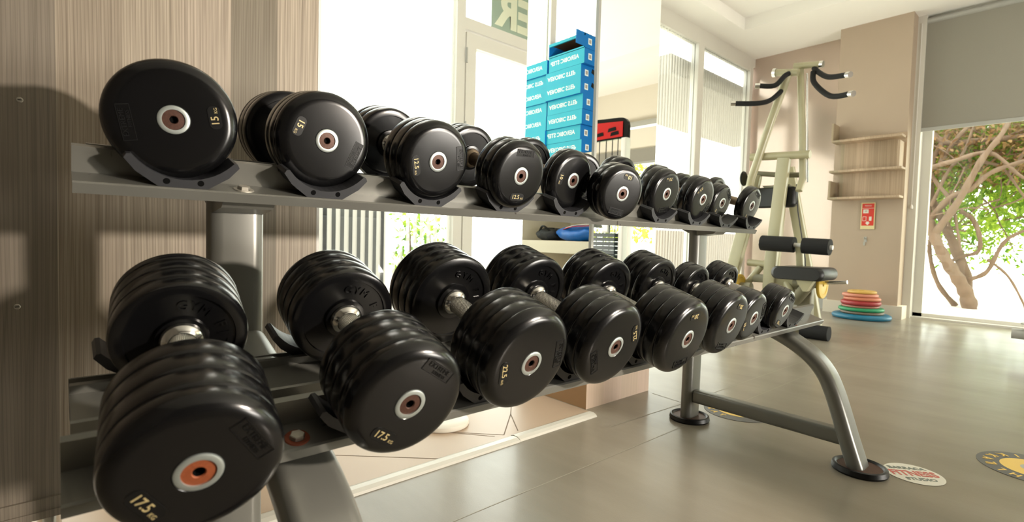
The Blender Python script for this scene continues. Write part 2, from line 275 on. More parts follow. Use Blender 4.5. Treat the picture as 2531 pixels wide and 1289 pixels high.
# ------------------------------------------------------------------ mesh helpers
class MB:
    def __init__(s): s.v = []; s.f = []; s.sm = []; s.mi = []
    def add(s, vs, fs, smooth=False, mi=0):
        o = len(s.v); s.v += [tuple(v) for v in vs]; s.f += [tuple(o + i for i in f) for f in fs]
        s.sm += [smooth] * len(fs); s.mi += [mi] * len(fs); return s
    def box(s, a, b, mi=0):
        (x0, y0, z0), (x1, y1, z1) = a, b
        x0, x1 = min(x0, x1), max(x0, x1); y0, y1 = min(y0, y1), max(y0, y1); z0, z1 = min(z0, z1), max(z0, z1)
        vs = [(x0, y0, z0), (x1, y0, z0), (x1, y1, z0), (x0, y1, z0), (x0, y0, z1), (x1, y0, z1), (x1, y1, z1), (x0, y1, z1)]
        return s.add(vs, [(0, 3, 2, 1), (4, 5, 6, 7), (0, 1, 5, 4), (1, 2, 6, 5), (2, 3, 7, 6), (3, 0, 4, 7)], mi=mi)
    def sweep(s, path, prof, up=(1, 0, 0), smooth=True, cap=True, mi=0, closed=False):
        # prof: list of (u, v); u along 'up', v along tangent x up
        P = [Vector(p) for p in path]; n = len(prof); rings = []; upv = Vector(up)
        for i, p in enumerate(P):
            if closed: t = (P[(i + 1) % len(P)] - P[i - 1]).normalized()
            elif i == 0: t = (P[1] - P[0]).normalized()
            elif i == len(P) - 1: t = (P[-1] - P[-2]).normalized()
            else: t = ((P[i + 1] - p).normalized() + (p - P[i - 1]).normalized()).normalized()
            u = upv - t * upv.dot(t)
            if u.length < 1e-4: u = Vector((0, 0, 1)) - t * t.z
            u.normalize(); v = t.cross(u); upv = u
            k = 1.0
            if 0 < i < len(P) - 1:
                c = (P[i + 1] - p).normalized().dot((p - P[i - 1]).normalized()); k = 1 / max(0.5, math.sqrt(max(0.0, (1 + c) / 2)))
            rings.append([p + u * a + v * (b * k) for a, b in prof])
        vs = [q for r in rings for q in r]; fs = []
        m = len(rings)
        for i in range(m if closed else m - 1):
            for j in range(n):
                a = i * n + j; b = i * n + (j + 1) % n; c = ((i + 1) % m) * n + (j + 1) % n; d = ((i + 1) % m) * n + j
                fs.append((a, b, c, d))
        s.add(vs, fs, smooth, mi)
        if cap and not closed:
            o = len(s.v); s.add(rings[0], [tuple(range(n))[::-1]], False, mi); s.add(rings[-1], [tuple(range(n))], False, mi)
        return s
    def tube(s, path, r, n=16, up=(0.3, 0.2, 1), mi=0, cap=True):
        return s.sweep(path, [(r * math.cos(2 * PI * i / n), r * math.sin(2 * PI * i / n)) for i in range(n)], up, True, cap, mi)
    def lathe(s, prof, n=48, center=(0, 0, 0), axis='Y', mi=0, smooth=True):
        # prof: (r, h) pairs; first/last may be r=0
        vs = []; fs = []; cx, cy, cz = center
        idx = []
        for r, h in prof:
            if r < 1e-7:
                p = (0, h, 0) if axis == 'Y' else ((0, 0, h) if axis == 'Z' else (h, 0, 0))
                idx.append([len(vs)]); vs.append(p)
            else:
                row = []
                for j in range(n):
                    a = 2 * PI * j / n; c, q = r * math.cos(a), r * math.sin(a)
                    row.append(len(vs)); vs.append((c, h, q) if axis == 'Y' else ((c, q, h) if axis == 'Z' else (h, c, q)))
                idx.append(row)
        for A, B in zip(idx[:-1], idx[1:]):
            if len(A) == 1 and len(B) == 1: continue
            for j in range(n):
                k = (j + 1) % n
                if len(A) == 1: fs.append((A[0], B[j], B[k]))
                elif len(B) == 1: fs.append((A[j], B[0], A[k]))
                else: fs.append((A[j], B[j], B[k], A[k]))
        return s.add([(x + cx, y + cy, z + cz) for x, y, z in vs], fs, smooth, mi)
    def prism(s, poly, a, b, plane='XZ', mi=0, smooth=False):
        # extrude a 2-D polygon between a and b along the missing axis
        n = len(poly)
        def P(u, v, w): return {'XZ': (u, w, v), 'YZ': (w, u, v), 'XY': (u, v, w)}[plane]
        vs = [P(u, v, a) for u, v in poly] + [P(u, v, b) for u, v in poly]
        fs = [(i, (i + 1) % n, n + (i + 1) % n, n + i) for i in range(n)]
        s.add(vs, fs, smooth, mi)
        s.add(vs[:n], [tuple(range(n))], False, mi); s.add(vs[n:], [tuple(range(n))[::-1]], False, mi)
        return s
    def xf(s, mat):
        s.v = [tuple(mat @ Vector(v)) for v in s.v]; return s
    def join(s, o, mat=None, mi=None):
        vs = o.v if mat is None else [tuple(mat @ Vector(v)) for v in o.v]
        k = len(s.v); s.v += vs; s.f += [tuple(k + i for i in f) for f in o.f]; s.sm += o.sm; s.mi += (o.mi if mi is None else [mi] * len(o.f)); return s
    def mesh(s, name, mats):
        me = bpy.data.meshes.new(name); me.from_pydata(s.v, [], s.f)
        for m in (mats if isinstance(mats, (list, tuple)) else [mats]): me.materials.append(m)
        me.polygons.foreach_set('use_smooth', s.sm); me.polygons.foreach_set('material_index', s.mi)
        bm = bmesh.new(); bm.from_mesh(me); bmesh.ops.remove_doubles(bm, verts=bm.verts, dist=1e-6)
        bmesh.ops.recalc_face_normals(bm, faces=bm.faces)
        for e in bm.edges:
            if len(e.link_faces) == 2 and e.calc_face_angle(0) > math.radians(38): e.smooth = False
        bm.to_mesh(me); bm.free(); me.update(); return me

WORLD = {}
def tag(o, label=None, cat=None, group=None, kind=None):
    if label: o['label'] = label
    if cat: o['category'] = cat
    if group: o['group'] = group
    if kind: o['kind'] = kind
    return o
def empty(name, loc=(0, 0, 0), rot=(0, 0, 0), **k):
    o = bpy.data.objects.new(name, None); COL.objects.link(o); o.location = loc; o.rotation_euler = rot; o.empty_display_size = 0.05
    WORLD[o.name] = Matrix.LocRotScale(Vector(loc), Euler(rot), None)
    return tag(o, **k)
def obj(name, mb, mats, parent=None, world=False, bevel=0.0, **k):
    # world=True: the mesh is given in world coordinates and moved into the parent's frame
    if world and parent is not None and parent.name in WORLD: mb.xf(WORLD[parent.name].inverted())
    me = mb.mesh(name, mats); o = bpy.data.objects.new(name, me); COL.objects.link(o)
    if parent is not None: o.parent = parent
    if parent is not None: WORLD[o.name] = WORLD.get(parent.name, Matrix())
    if bevel:
        b = o.modifiers.new('bevel', 'BEVEL'); b.width = bevel; b.segments = 2; b.limit_method = 'ANGLE'; b.angle_limit = math.radians(40)
    return tag(o, **k)
def struct(name, mb, mats, **k): return obj(name, mb, mats, kind='structure', **k)
def solo(name, mb, mats, loc=(0, 0, 0), **k):
    # single-mesh thing with its origin at loc
    mb.xf(Matrix.Translation(-Vector(loc))); o = obj(name, mb, mats, **k); o.location = loc; return o
def copy_tree(o, parent=None):
    c = o.copy(); COL.objects.link(c); c.parent = parent
    for ch in list(o.children): copy_tree(ch, c)
    return c

def rrect(wd, ht, r, n=5):
    pts = []
    for cx, cy, a0 in ((wd / 2 - r, ht / 2 - r, 0), (-wd / 2 + r, ht / 2 - r, 90), (-wd / 2 + r, -ht / 2 + r, 180), (wd / 2 - r, -ht / 2 + r, 270)):
        for i in range(n + 1):
            a = math.radians(a0 + 90 * i / n); pts.append((cx + r * math.cos(a), cy + r * math.sin(a)))
    return pts
def spline(pts, k=6):
    P = [Vector(p) for p in pts]; out = []
    for i in range(len(P) - 1):
        p0 = P[max(0, i - 1)]; p1 = P[i]; p2 = P[i + 1]; p3 = P[min(len(P) - 1, i + 2)]
        for j in range(k):
            t = j / k
            out.append(0.5 * ((2 * p1) + (p2 - p0) * t + (2 * p0 - 5 * p1 + 4 * p2 - p3) * t * t + (3 * p1 - p0 - 3 * p2 + p3) * t ** 3))
    out.append(P[-1]); return out
_tc = {}
def text_mb(body, size, ext=0.0006, align='CENTER', bold=0.0):
    key = (body, size, ext, bold)
    if key not in _tc:
        cu = bpy.data.curves.new('t', 'FONT'); cu.body = body; cu.size = size; cu.extrude = ext; cu.align_x = 'CENTER'; cu.align_y = 'CENTER'; cu.resolution_u = 3; cu.offset = bold
        o = bpy.data.objects.new('t', cu); COL.objects.link(o)
        dg = bpy.context.evaluated_depsgraph_get(); me = bpy.data.meshes.new_from_object(o.evaluated_get(dg))
        _tc[key] = ([tuple(v.co) for v in me.vertices], [tuple(p.vertices) for p in me.polygons])
        bpy.data.objects.remove(o); bpy.data.curves.remove(cu); bpy.data.meshes.remove(me)
    m = MB(); m.add(*_tc[key]); return m
def arc_text(body, radius, size, a_mid, ext, inward=False, step=None, bold=0.0):
    # flat letters set round a circle in the XY plane; a_mid in degrees
    m = MB(); step = step or math.degrees(size * 0.72 / radius); n = len(body)
    for i, ch in enumerate(body):
        if ch == ' ': continue
        a = a_mid + (-(i - (n - 1) / 2) * step if not inward else (i - (n - 1) / 2) * step)
        rot = a - 90 if not inward else a + 90
        t = text_mb(ch, size, ext, bold=bold)
        m.join(t, Matrix.Translation((radius * math.cos(math.radians(a)), radius * math.sin(math.radians(a)), 0)) @ Matrix.Rotation(math.radians(rot), 4, 'Z'))
    return m

# ================================================================== SETTING
XR = 6.58          # far (right) wall
YS = 2.95          # shopfront plane
YF = -3.6          # wall behind the camera
XL = -1.6          # wall to the left
ZC = 3.03
# floor: grey vinyl everywhere except the tiled recess
fl = MB()
def quad(mb, pts, z, mi=0): mb.add([(x, y, z) for x, y in pts], [tuple(range(len(pts)))], mi=mi)
quad(fl, [(XL, YF), (XR, YF), (XR, 1.30), (XL, 1.30)], 0)
quad(fl, [(1.63, 1.30), (XR, 1.30), (XR, YS), (1.63, YS)], 0)
def seam(mb, pts, wd, z, mi):
    for (x0, y0), (x1, y1) in zip(pts[:-1], pts[1:]):
        d = Vector((x1 - x0, y1 - y0)).normalized(); nx, ny = -d.y * wd / 2, d.x * wd / 2
        mb.add([(x0 + nx, y0 + ny, z), (x1 + nx, y1 + ny, z), (x1 - nx, y1 - ny, z), (x0 - nx, y0 - ny, z)], [(0, 1, 2, 3)], mi=mi)
seam(fl, [(2.065, 1.325), (2.05, 1.154), (1.556, 1.176)], 0.004, 0.0006, 1)
seam(fl, [(2.05, 1.154), (6.4, 1.10)], 0.003, 0.0006, 1)
seam(fl, [(-1.0, 1.02), (6.5, 0.98)], 0.003, 0.0006, 1)
seam(fl, [(-1.0, -0.9), (6.5, -0.95)], 0.003, 0.0006, 1)
seam(fl, [(3.35, -3.5), (3.6, 2.9)], 0.003, 0.0006, 1)
struct('floor', fl, [M['floor'], M['seam']])
ft = MB(); quad(ft, [(XL, 1.30), (1.63, 1.30), (1.63, YS), (XL, YS)], 0.0)
for pts in ([(1.348, 1.507), (1.186, 1.359), (1.01, 1.537)], [(1.348, 1.507), (1.252, 1.357)], [(1.348, 1.507), (1.62, 1.80)],
            [(1.151, 1.368), (1.01, 1.537), (-0.4, 2.9)], [(0.9, 1.33), (-0.7, 2.8)], [(0.2, 1.33), (1.6, 2.75)], [(-0.5, 1.33), (1.0, 2.85)], [(0.1, 1.33), (-1.4, 2.75)]):
    seam(ft, pts, 0.004, 0.0005, 1)
struct('floor_tiles', ft, [M['beige_tile'], M['grout']])
# white threshold strip between tiles and vinyl
ts = MB(); prof = [(-0.028, 0.0), (-0.024, 0.006), (-0.01, 0.011), (0.01, 0.011), (0.024, 0.006), (0.028, 0.0)]
ts.prism([(1.302 + a, b) for a, b in prof], -1.4, 1.19, 'YZ'); ts.prism([(1.304 + a, b * 1.15) for a, b in prof], 1.192, 1.605, 'YZ')
struct('trim_1', ts, M['strip'])
# outside ground
og = MB(); quad(og, [(-12, YS + 0.12), (20, YS + 0.12), (20, 18), (-12, 18)], -0.06); quad(og, [(XR + 0.15, -14), (26, -14), (26, YS + 0.12), (XR + 0.15, YS + 0.12)], -0.06)
struct('ground', og, M['paving'])

# ceiling with a raised tray
c = MB()
R0, R1, Y0, Y1 = -1.0, 5.60, -2.3, 2.62
quad(c, [(XL, YF), (XR, YF), (XR, Y0), (XL, Y0)], ZC); quad(c, [(XL, Y1), (XR, Y1), (XR, YS + 0.1), (XL, YS + 0.1)], ZC)
quad(c, [(XL, Y0), (R0, Y0), (R0, Y1), (XL, Y1)], ZC); quad(c, [(R1, Y0), (XR, Y0), (XR, Y1), (R1, Y1)], ZC)
zc2 = ZC + 0.13
for (a, b) in (((R0, Y0), (R1, Y0)), ((R1, Y0), (R1, Y1)), ((R1, Y1), (R0, Y1)), ((R0, Y1), (R0, Y0))):
    c.add([(a[0], a[1], ZC), (b[0], b[1], ZC), (b[0], b[1], zc2), (a[0], a[1], zc2)], [(0, 1, 2, 3)])
quad(c, [(R0, Y0), (R1, Y0), (R1, Y1), (R0, Y1)], zc2)
c.box((XL, YF, zc2 + 0.02), (XR, YS + 0.1, zc2 + 0.12))
struct('ceiling', c, M['ceil'])

# left striped wood partition (floats a little above the tiles)
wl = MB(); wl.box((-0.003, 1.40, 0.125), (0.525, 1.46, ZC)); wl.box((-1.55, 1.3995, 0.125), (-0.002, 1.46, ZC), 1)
wl_o = struct('wall_left', wl, [M['wood'], M['wood_b']])
e = MB(); e.box((0.5255, 1.40, 0.125), (0.5325, 1.46, ZC)); struct('trim_2', e, M['white'])
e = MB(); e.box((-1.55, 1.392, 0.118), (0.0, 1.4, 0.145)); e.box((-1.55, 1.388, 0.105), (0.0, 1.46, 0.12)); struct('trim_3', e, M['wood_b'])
e = MB(); e.tube([(-0.02, 1.43, 0.0), (-0.02, 1.43, 0.105)], 0.02); e.lathe([(0, 0), (0.032, 0), (0.032, 0.008), (0, 0.008)], 24, (-0.02, 1.43, 0), 'Z')
obj('support_leg', e, M['chrome'], wl_o, label='chrome leg under the wood partition')
for (sx, sz) in ((-0.055, 0.945), (-0.063, 0.54)):
    s_ = MB(); s_.lathe([(0, -0.0015), (0.0045, -0.0015), (0.006, 0), ], 16, (sx, 1.40, sz)); s_.box((sx - 0.003, 1.3978, sz - 0.0006), (sx + 0.003, 1.3984, sz + 0.0006), 1)
    obj('screw', s_, [M['steel_bolt'], M['dark']], wl_o)
# column with mirrored faces on a striped plinth
CX0, CX1, CY0, CY1 = 1.65, 2.085, 1.375, 1.79
cb = MB(); cb.box((CX0, CY0, 0.28), (CX1, CY1, ZC)); struct('wall_column', cb, M['white'])
pb = MB(); pb.box((CX0 - 0.014, CY0 - 0.014, 0.0), (CX1 + 0.004, CY1, 0.285)); pb.mi = [0] * len(pb.f)
pb.mi[5] = 1
struct('baseboard_column', pb, [M['wood_base'], M['wood_side']])
mr = MB(); mr.box((CX0 + 0.004, CY0 - 0.006, 0.287), (CX1, CY0, ZC - 0.005)); obj('mirror_panel', mr, M['mirror'], label='tall mirror on the front of the column reflecting the bright room and red machine', cat='mirror')
mr = MB(); mr.box((CX0 - 0.006, CY0 + 0.004, 0.287), (CX0, CY1, ZC - 0.005)); obj('mirror_panel', mr, M['mirror'], label='tall mirror on the side of the column reflecting the blue step boxes', cat='mirror')
e = MB(); e.box((CX0 - 0.010, CY0 - 0.010, 0.287), (CX0 + 0.004, CY0 + 0.004, ZC - 0.005)); struct('trim_4', e, M['alu_grey'])

# shopfront: frames (structure), glass panes, door
def window(name, frames, panes, mat):
    f = MB()
    for a, b in frames: f.box(a, b)
    o = struct(name, f, M['alu'])
    for a, b in panes:
        g = MB(); g.box(a, b); obj('pane', g, mat, o)
    return o
ft_ = 0.05
window('window_1', [((-1.5, YS - .03, 0), (-1.44, YS + .05, 2.93)), ((-1.5, YS - .03, 0), (2.05, YS + .05, .06)), ((-1.5, YS - .03, 2.87), (2.05, YS + .05, 2.93)), ((2.03, YS - .035, 0), (2.10, YS + .05, 2.93)),
                    ((0.3, YS - .03, 0.06), (0.36, YS + .05, 2.87))],
       [((-1.44, YS, .06), (.3, YS + .012, 2.87)), ((.36, YS, .06), (2.03, YS + .012, 2.87))], M['glass_striped'])
window('window_2', [((2.10, YS - .03, 2.13), (3.0, YS + .05, 2.21)), ((2.10, YS - .03, 2.87), (3.0, YS + .05, 2.93))], [((2.10, YS, 2.21), (3.0, YS + .012, 2.87))], M['glass'])
window('window_3', [((3.0, YS - .035, 0), (3.07, YS + .05, 2.93)), ((3.07, YS - .03, 0), (6.5, YS + .05, .06)), ((3.07, YS - .03, 2.86), (6.5, YS + .05, 2.93)), ((5.18, YS - .04, 0.06), (5.30, YS + .05, 2.86)), ((6.44, YS - .035, 0), (6.52, YS + .05, 2.93))],
       [((3.07, YS, .06), (5.18, YS + .012, 2.86)), ((5.30, YS, .06), (6.44, YS + .012, 2.86))], M['glass_striped'])
d = MB()
for a, b in (((2.115, YS - .03, .01), (2.20, YS + .03, 2.115)), ((2.90, YS - .03, .01), (2.985, YS + .03, 2.115)), ((2.2, YS - .03, 2.02), (2.9, YS + .03, 2.115)), ((2.2, YS - .03, .01), (2.9, YS + .03, .12))): d.box(a, b)
do = struct('door_1', d, M['alu'])
g = MB(); g.box((2.2, YS - .005, .12), (2.9, YS + .007, 2.02)); obj('pane', g, M['glass'], do)
for z in (0.3, 1.45, 1.95):
    g = MB(); g.tube([(2.107, YS - .045, z - .05), (2.107, YS - .045, z + .05)], 0.008); obj('hinge', g, M['alu_grey'], do)
g = MB(); g.tube([(2.86, YS - .03, 1.0), (2.86, YS - .07, 1.0), (2.78, YS - .07, 1.0)], 0.009); obj('handle', g, M['chrome'], do)
e = MB(); e.box((XL, YS - .03, 2.93), (XR, YS + .06, ZC)); struct('trim_5', e, M['alu'])
# banner outside over the door
bn = MB(); bn.box((2.43, YS + .10, 2.215), (4.4, YS + .104, 3.0))
bo = solo('banner', bn, M['banner'], (2.43, YS + .10, 2.215), label='grey green banner with cream letters outside above the glass door', cat='banner')
for txt, z in (('CENTER', 2.42), ('CLUB', 2.72)):
    t = text_mb(txt, 0.34, 0.004, bold=0.014)
    xs = [v[0] for v in t.v]; mn = max(xs)
    mat = Matrix(((-1, 0, 0, 0), (0, 0, 1, 0), (0, 1, 0, 0), (0, 0, 0, 1)))     # faces +Y, readable from outside
    t.xf(Matrix.Translation((2.46 + mn if txt == 'CENTER' else 2.42 + mn + .1, YS + .102, z)) @ mat)
    t.xf(Matrix.Translation(-Vector((2.43, YS + .10, 2.215)))); obj('lettering', t, M['banner_text'], bo)

# far (right) wall: satin panel, pillar, windows
e = MB(); e.box((XR, 1.92, 0.13), (XR + .15, YS + .05, ZC)); struct('wall_right', e, M['satin'])
e = MB(); e.box((XR - .01, 1.92, 0.0), (XR + .15, YS, 0.13)); struct('baseboard_right', e, M['alu_grey'])
PX = 6.30
e = MB(); e.box((PX, 1.27, 0), (XR + .15, 1.90, ZC)); struct('wall_pillar', e, M['wall_paint'])
e = MB(); e.box((PX - .03, 1.225, 0), (XR, 1.93, 0.13)); struct('baseboard_pillar', e, M['cream_wall'])
e = MB(); e.box((XR - .10, 1.20, 0.0), (XR + .10, 1.27, ZC)); struct('trim_6', e, M['alu'])
e = MB(); e.box((XR - .02, -0.9, 2.88), (XR + .16, 1.27, ZC + .25)); struct('trim_8', e, M['alu'])
# wall below / between windows and bulkhead
e = MB(); e.box((XR, -1.25, 0), (XR + .15, -0.85, ZC)); e.box((XR, YF, 2.10), (XR + .15, -1.25, ZC)); e.box((XR, YF, 0), (XR + .15, -3.25, 2.1)); struct('wall_right_front', e, M['cream_wall'])
def sliding(name, y0, y1, z1, mull):
    fr = [((XR + .02, y0, 0.0), (XR + .09, y1, .055)), ((XR + .02, y0, z1 - .06), (XR + .09, y1, z1)), ((XR + .02, y0, 0), (XR + .09, y0 + .07, z1)), ((XR + .02, y1 - .075, 0), (XR + .09, y1, z1))]
    for m_ in mull: fr.append(((XR + .02, m_ - .045, 0.05), (XR + .09, m_ + .045, z1 - .05)))
    ys = [y0 + .07] + [q for m_ in mull for q in (m_ - .045, m_ + .045)] + [y1 - .075]
    return window(name, fr, [((XR + .05, ys[i], .055), (XR + .06, ys[i + 1], z1 - .06)) for i in range(0, len(ys), 2)], M['glass'])
sliding('window_4', -0.85, 1.20, 2.9, [0.10])
sliding('window_5', -3.25, -1.25, 2.10, [-2.05])
e = MB(); e.box((XR - .06, -3.3, -0.002), (XR + .02, 1.2, 0.02)); struct('trim_7', e, M['alu'])
# roller blind
r_ = empty('roller_blind', (6.50, 0.2, 1.88), label='large grey roller blind half lowered over the window beside the pillar', cat='blind')
b = MB(); b.box((6.497, -0.84, 1.91), (6.50, 1.225, 2.98)); obj('fabric', b, M['blind'], r_, True)
b = MB(); b.box((6.488, -0.84, 1.88), (6.508, 1.225, 1.915)); obj('bottom_bar', b, M['alu_grey'], r_, True)
b = MB(); b.tube([(6.51, -0.84, 2.97), (6.51, 1.225, 2.97)], .03); obj('roller_tube', b, M['alu_grey'], r_, True)
b = MB(); b.tube([(6.47, 1.235, 2.95), (6.47, 1.235, 1.15)], .003, 6); b.lathe([(0, -.025), (.012, -.02), (.014, 0), (.008, .02), (0, .025)], 12, (6.47, 1.235, 1.13), 'Z'); obj('pull_cord', b, M['white'], r_, True)
r_ = empty('roller_blind', (6.54, -2.2, 1.86), label='short grey roller blind pulled up over the far mirrored window', cat='blind')
b = MB(); b.box((6.537, -3.2, 1.90), (6.54, -1.28, 2.10)); obj('fabric', b, M['blind'], r_, True)
b = MB(); b.box((6.528, -3.2, 1.87), (6.548, -1.28, 1.905)); obj('bottom_bar', b, M['alu_grey'], r_, True)
# other walls
e = MB(); e.box((XL - .1, YF - .1, 0), (XR + .15, YF, ZC)); struct('wall_front', e, M['wall_dim'])
e = MB(); e.box((XL - .1, YF, 0), (XL, YS + .05, ZC)); struct('wall_side', e, M['wall_dim'])
# fluorescent batten on the bulkhead, seen in the mirror
lf = empty('fluorescent_lamp', (XR - .06, -2.3, 2.42), label='long grey fluorescent batten high on the wall over the windows', cat='lamp')
b = MB(); b.box((XR - .10, -3.2, 2.42), (XR - .0, -1.3, 2.50)); obj('housing', b, M['tube_white'], lf, True)
b = MB(); b.tube([(XR - .12, -3.1, 2.40), (XR - .12, -1.4, 2.40)], .016); obj('lamp_tube', b, M['tube_lit'], lf, True)

# ================================================================== DUMBBELL RACK
TH = math.radians(19); CT, ST = math.cos(TH), math.sin(TH)
UP = (0.908, 0.762); LO = (0.648, 0.430)
def tilt(o, s, t): return (o[0] + s * CT - t * ST, o[1] + s * ST + t * CT)
rack = empty('dumbbell_rack', (1.06, 0.78, 0.0), label='two tier silver grey metal dumbbell rack with curved legs on the grey floor', cat='rack')
RX0, RX1 = 0.014, 2.13
def sheet(o, pts, x0, x1, th=0.0035):
    # open polyline in (s, t) thickened, extruded along x
    P = [Vector(p) for p in pts]; up, dn = [], []
    for i, p in enumerate(P):
        if i == 0: d = P[1] - P[0]
        elif i == len(P) - 1: d = P[-1] - P[-2]
        else: d = (P[i + 1] - p).normalized() + (p - P[i - 1]).normalized()
        d.normalize(); n = Vector((-d.y, d.x)); k = 1.0 if i in (0, len(P) - 1) else 1.35
        up.append(p); dn.append(p - n * th * k)
    poly = up + dn[::-1]
    m = MB(); m.prism([tilt(o, a, b) for a, b in poly], x0, x1, 'YZ'); return m
for nm, O in (('upper', UP), ('lower', LO)):
    a = sheet(O, [(0.001, -0.017), (-0.001, -0.002), (0.002, 0.0), (0.050, 0.0), (0.050, 0.037), (0.058, 0.039)], RX0 if nm == 'upper' else -0.001, RX1)
    obj('front_rail', a, M['paint'], rack, True, bevel=0.0012)
    a = sheet(O, [(0.136, -0.040), (0.134, -0.002), (0.137, 0.0), (0.192, 0.0), (0.1925, 0.012), (0.199, 0.012), (0.201, -0.034), (0.262, -0.035), (0.264, -0.022)], RX0 + 0.02 if nm == 'upper' else 0.008, RX1 - 0.02)
    obj('rear_rail', a, M['paint'], rack, True, bevel=0.0012)
    for x in (0.24, 1.885):
        a = MB(); a.prism([tilt(O, *p) for p in ((0.012, -0.0045), (0.13, -0.0415), (0.262, -0.0395), (0.262, -0.052), (0.10, -0.068), (0.03, -0.035))], x - 0.04, x + 0.04, 'YZ'); obj('bracket', a, M['paint'], rack, True)
        a = MB(); y, z = tilt(O, 0.020, 0)
        a.lathe([(0, 0.0065), (0.0085, 0.0065), (0.0095, 0.0055), (0.0095, 0)], 6, (0, 0, 0), 'Z'); a.lathe([(0.0095, 0.0014), (0.015, 0.0014), (0.016, 0)], 24, (0, 0, 0), 'Z', mi=1)
        a.xf(Matrix.Translation((x - .012, y, z)) @ Matrix.Rotation(TH, 4, 'X')); obj('bolt', a, [M['steel_bolt'], M['rust'] if nm == 'lower' else M['steel_bolt']], rack, True)
oval = rrect(0.092, 0.046, 0.0225, 8)
for x in (0.24, 1.885):
    a = MB(); a.sweep([(x, 1.035, 0.004), (x, 1.03, 0.775)], oval, (1, 0, 0)); obj('post', a, M['paint'], rack, True)
    lp = [(x, 1.005, 0.500), (x, 0.90, 0.468), (x, 0.80, 0.432), (x, 0.72, 0.402), (x, 0.655, 0.372), (x, 0.600, 0.335), (x, 0.560, 0.290), (x, 0.533, 0.235), (x, 0.510, 0.170), (x, 0.484, 0.09), (x, 0.455, 0.006)]
    a = MB(); a.sweep(spline(lp, 4), oval, (1, 0, 0)); obj('leg', a, M['paint'], rack, True)
    a = MB(); a.sweep([(x, 1.01, 0.100), (x, 0.490, 0.094)], rrect(0.05, 0.05, 0.012, 4), (1, 0, 0)); obj('stretcher', a, M['paint'], rack, True)
    for y in (0.452, 1.035):
        a = MB(); a.lathe([(0, 0), (0.074, 0), (0.077, 0.006), (0.074, 0.019), (0.068, 0.021), (0.064, 0.019), (0.060, 0.013)], 48, (x, y, 0), 'Z')
        a.lathe([(0.061, 0.0145), (0, 0.0145)], 48, (x, y, 0), 'Z', mi=1); obj('foot_pad', a, [M['rubber_in'], M['bolt_brown']], rack, True)
# black saddles
def saddle_mb(depth, base, wr=0.083):
    m = MB(); cz = 0.012 + wr; a1 = 49
    arc = [(wr * math.sin(math.radians(a)), cz - wr * math.cos(math.radians(a))) for a in range(-a1, a1 + 1, 7)]
    ax, az = arc[-1]; out = [(ax + .003, az + .0035), (ax + .008, az + .003), (ax + .011, az - .003), (0.060, 0.020), (0.032, 0.0)]
    if base < 0: out += [(0.030, base)]
    poly = arc + out + [(-x, z) for x, z in out[::-1]]
    m.prism(poly, 0, depth, 'XZ')
    for x in (-0.022, 0.022):
        m.lathe([(0, -0.0006), (0.0042, -0.0006), (0.0046, 0.0)], 14, (x, 0, 0.0085), mi=1)
    return m
me_f = saddle_mb(0.044, 0).mesh('saddle', [M['plastic'], M['dark']]); me_r = saddle_mb(0.044, -0.034).mesh('saddle', [M['plastic'], M['dark']])
first = None
rinv = WORLD[rack.name].inverted()
for O, x0, n in ((UP, 0.142, 10), (LO, 0.105, 9)):
    for i in range(n):
        for s, me in ((0.0045, me_f), (0.2085, me_r)):
            if O is UP and (i == 5 or (i < 2 and s > .1)): continue
            y, z = tilt(O, s, 0.0002)
            if first is None:
                o = bpy.data.objects.new('saddle', me); first = o
            else: o = first.copy(); o.data = me
            COL.objects.link(o); o.parent = rack
            o.matrix_local = rinv @ Matrix.Translation((x0 + 0.2155 * i, y, z)) @ Matrix.Rotation(TH, 4, 'X')

# ================================================================== DUMBBELLS
GRIP = 0.125
def head_mb(R, L):
    # lathe about Y; outer face at y=0, inner face at y=L
    f = min(0.24 * R, L * 0.42); p = [(0.0200, 0.0012), (0.0215, 0.0), (R - f * 1.05, 0.0)]
    for k in range(1, 8):
        a = k / 8 * PI / 2; p.append((R - f + f * math.sin(a) * 1.0, f * 0.92 - f * 0.92 * math.cos(a)))
    p.append((R, f * 0.95))
    n = max(1, round(L / 0.026)); step = L / n
    for k in range(1, n):
        y = k * step
        if y > f * 0.95 + 0.002: p += [(R, y - 0.0035), (R - 0.0006, y - 0.0015), (R - 0.0022, y), (R - 0.0006, y + 0.0015), (R, y + 0.0035)]
    p += [(R, L - 0.006), (R - 0.0018, L - 0.0018), (R - 0.006, L), (R * 0.80, L), (R * 0.785, L - 0.003), (R * 0.40, L - 0.0035), (R * 0.385, L + 0.001), (R * 0.30, L + 0.002), (0.010, L + 0.002)]
    return MB().lathe(p, 72)
def ring_mb():
    return MB().lathe([(0.0142, 0.002), (0.0146, -0.0012), (0.0186, -0.0014), (0.0202, -0.0006), (0.0208, 0.002)], 40)
def bolt_mb():
    m = MB().lathe([(0.0148, 0.0016), (0.0145, 0.0002), (0.0062, -0.0002), (0.0052, 0.001)], 32); m.lathe([(0.0052, 0.001), (0.0048, 0.006), (0, 0.0065)], 6, mi=1); return m
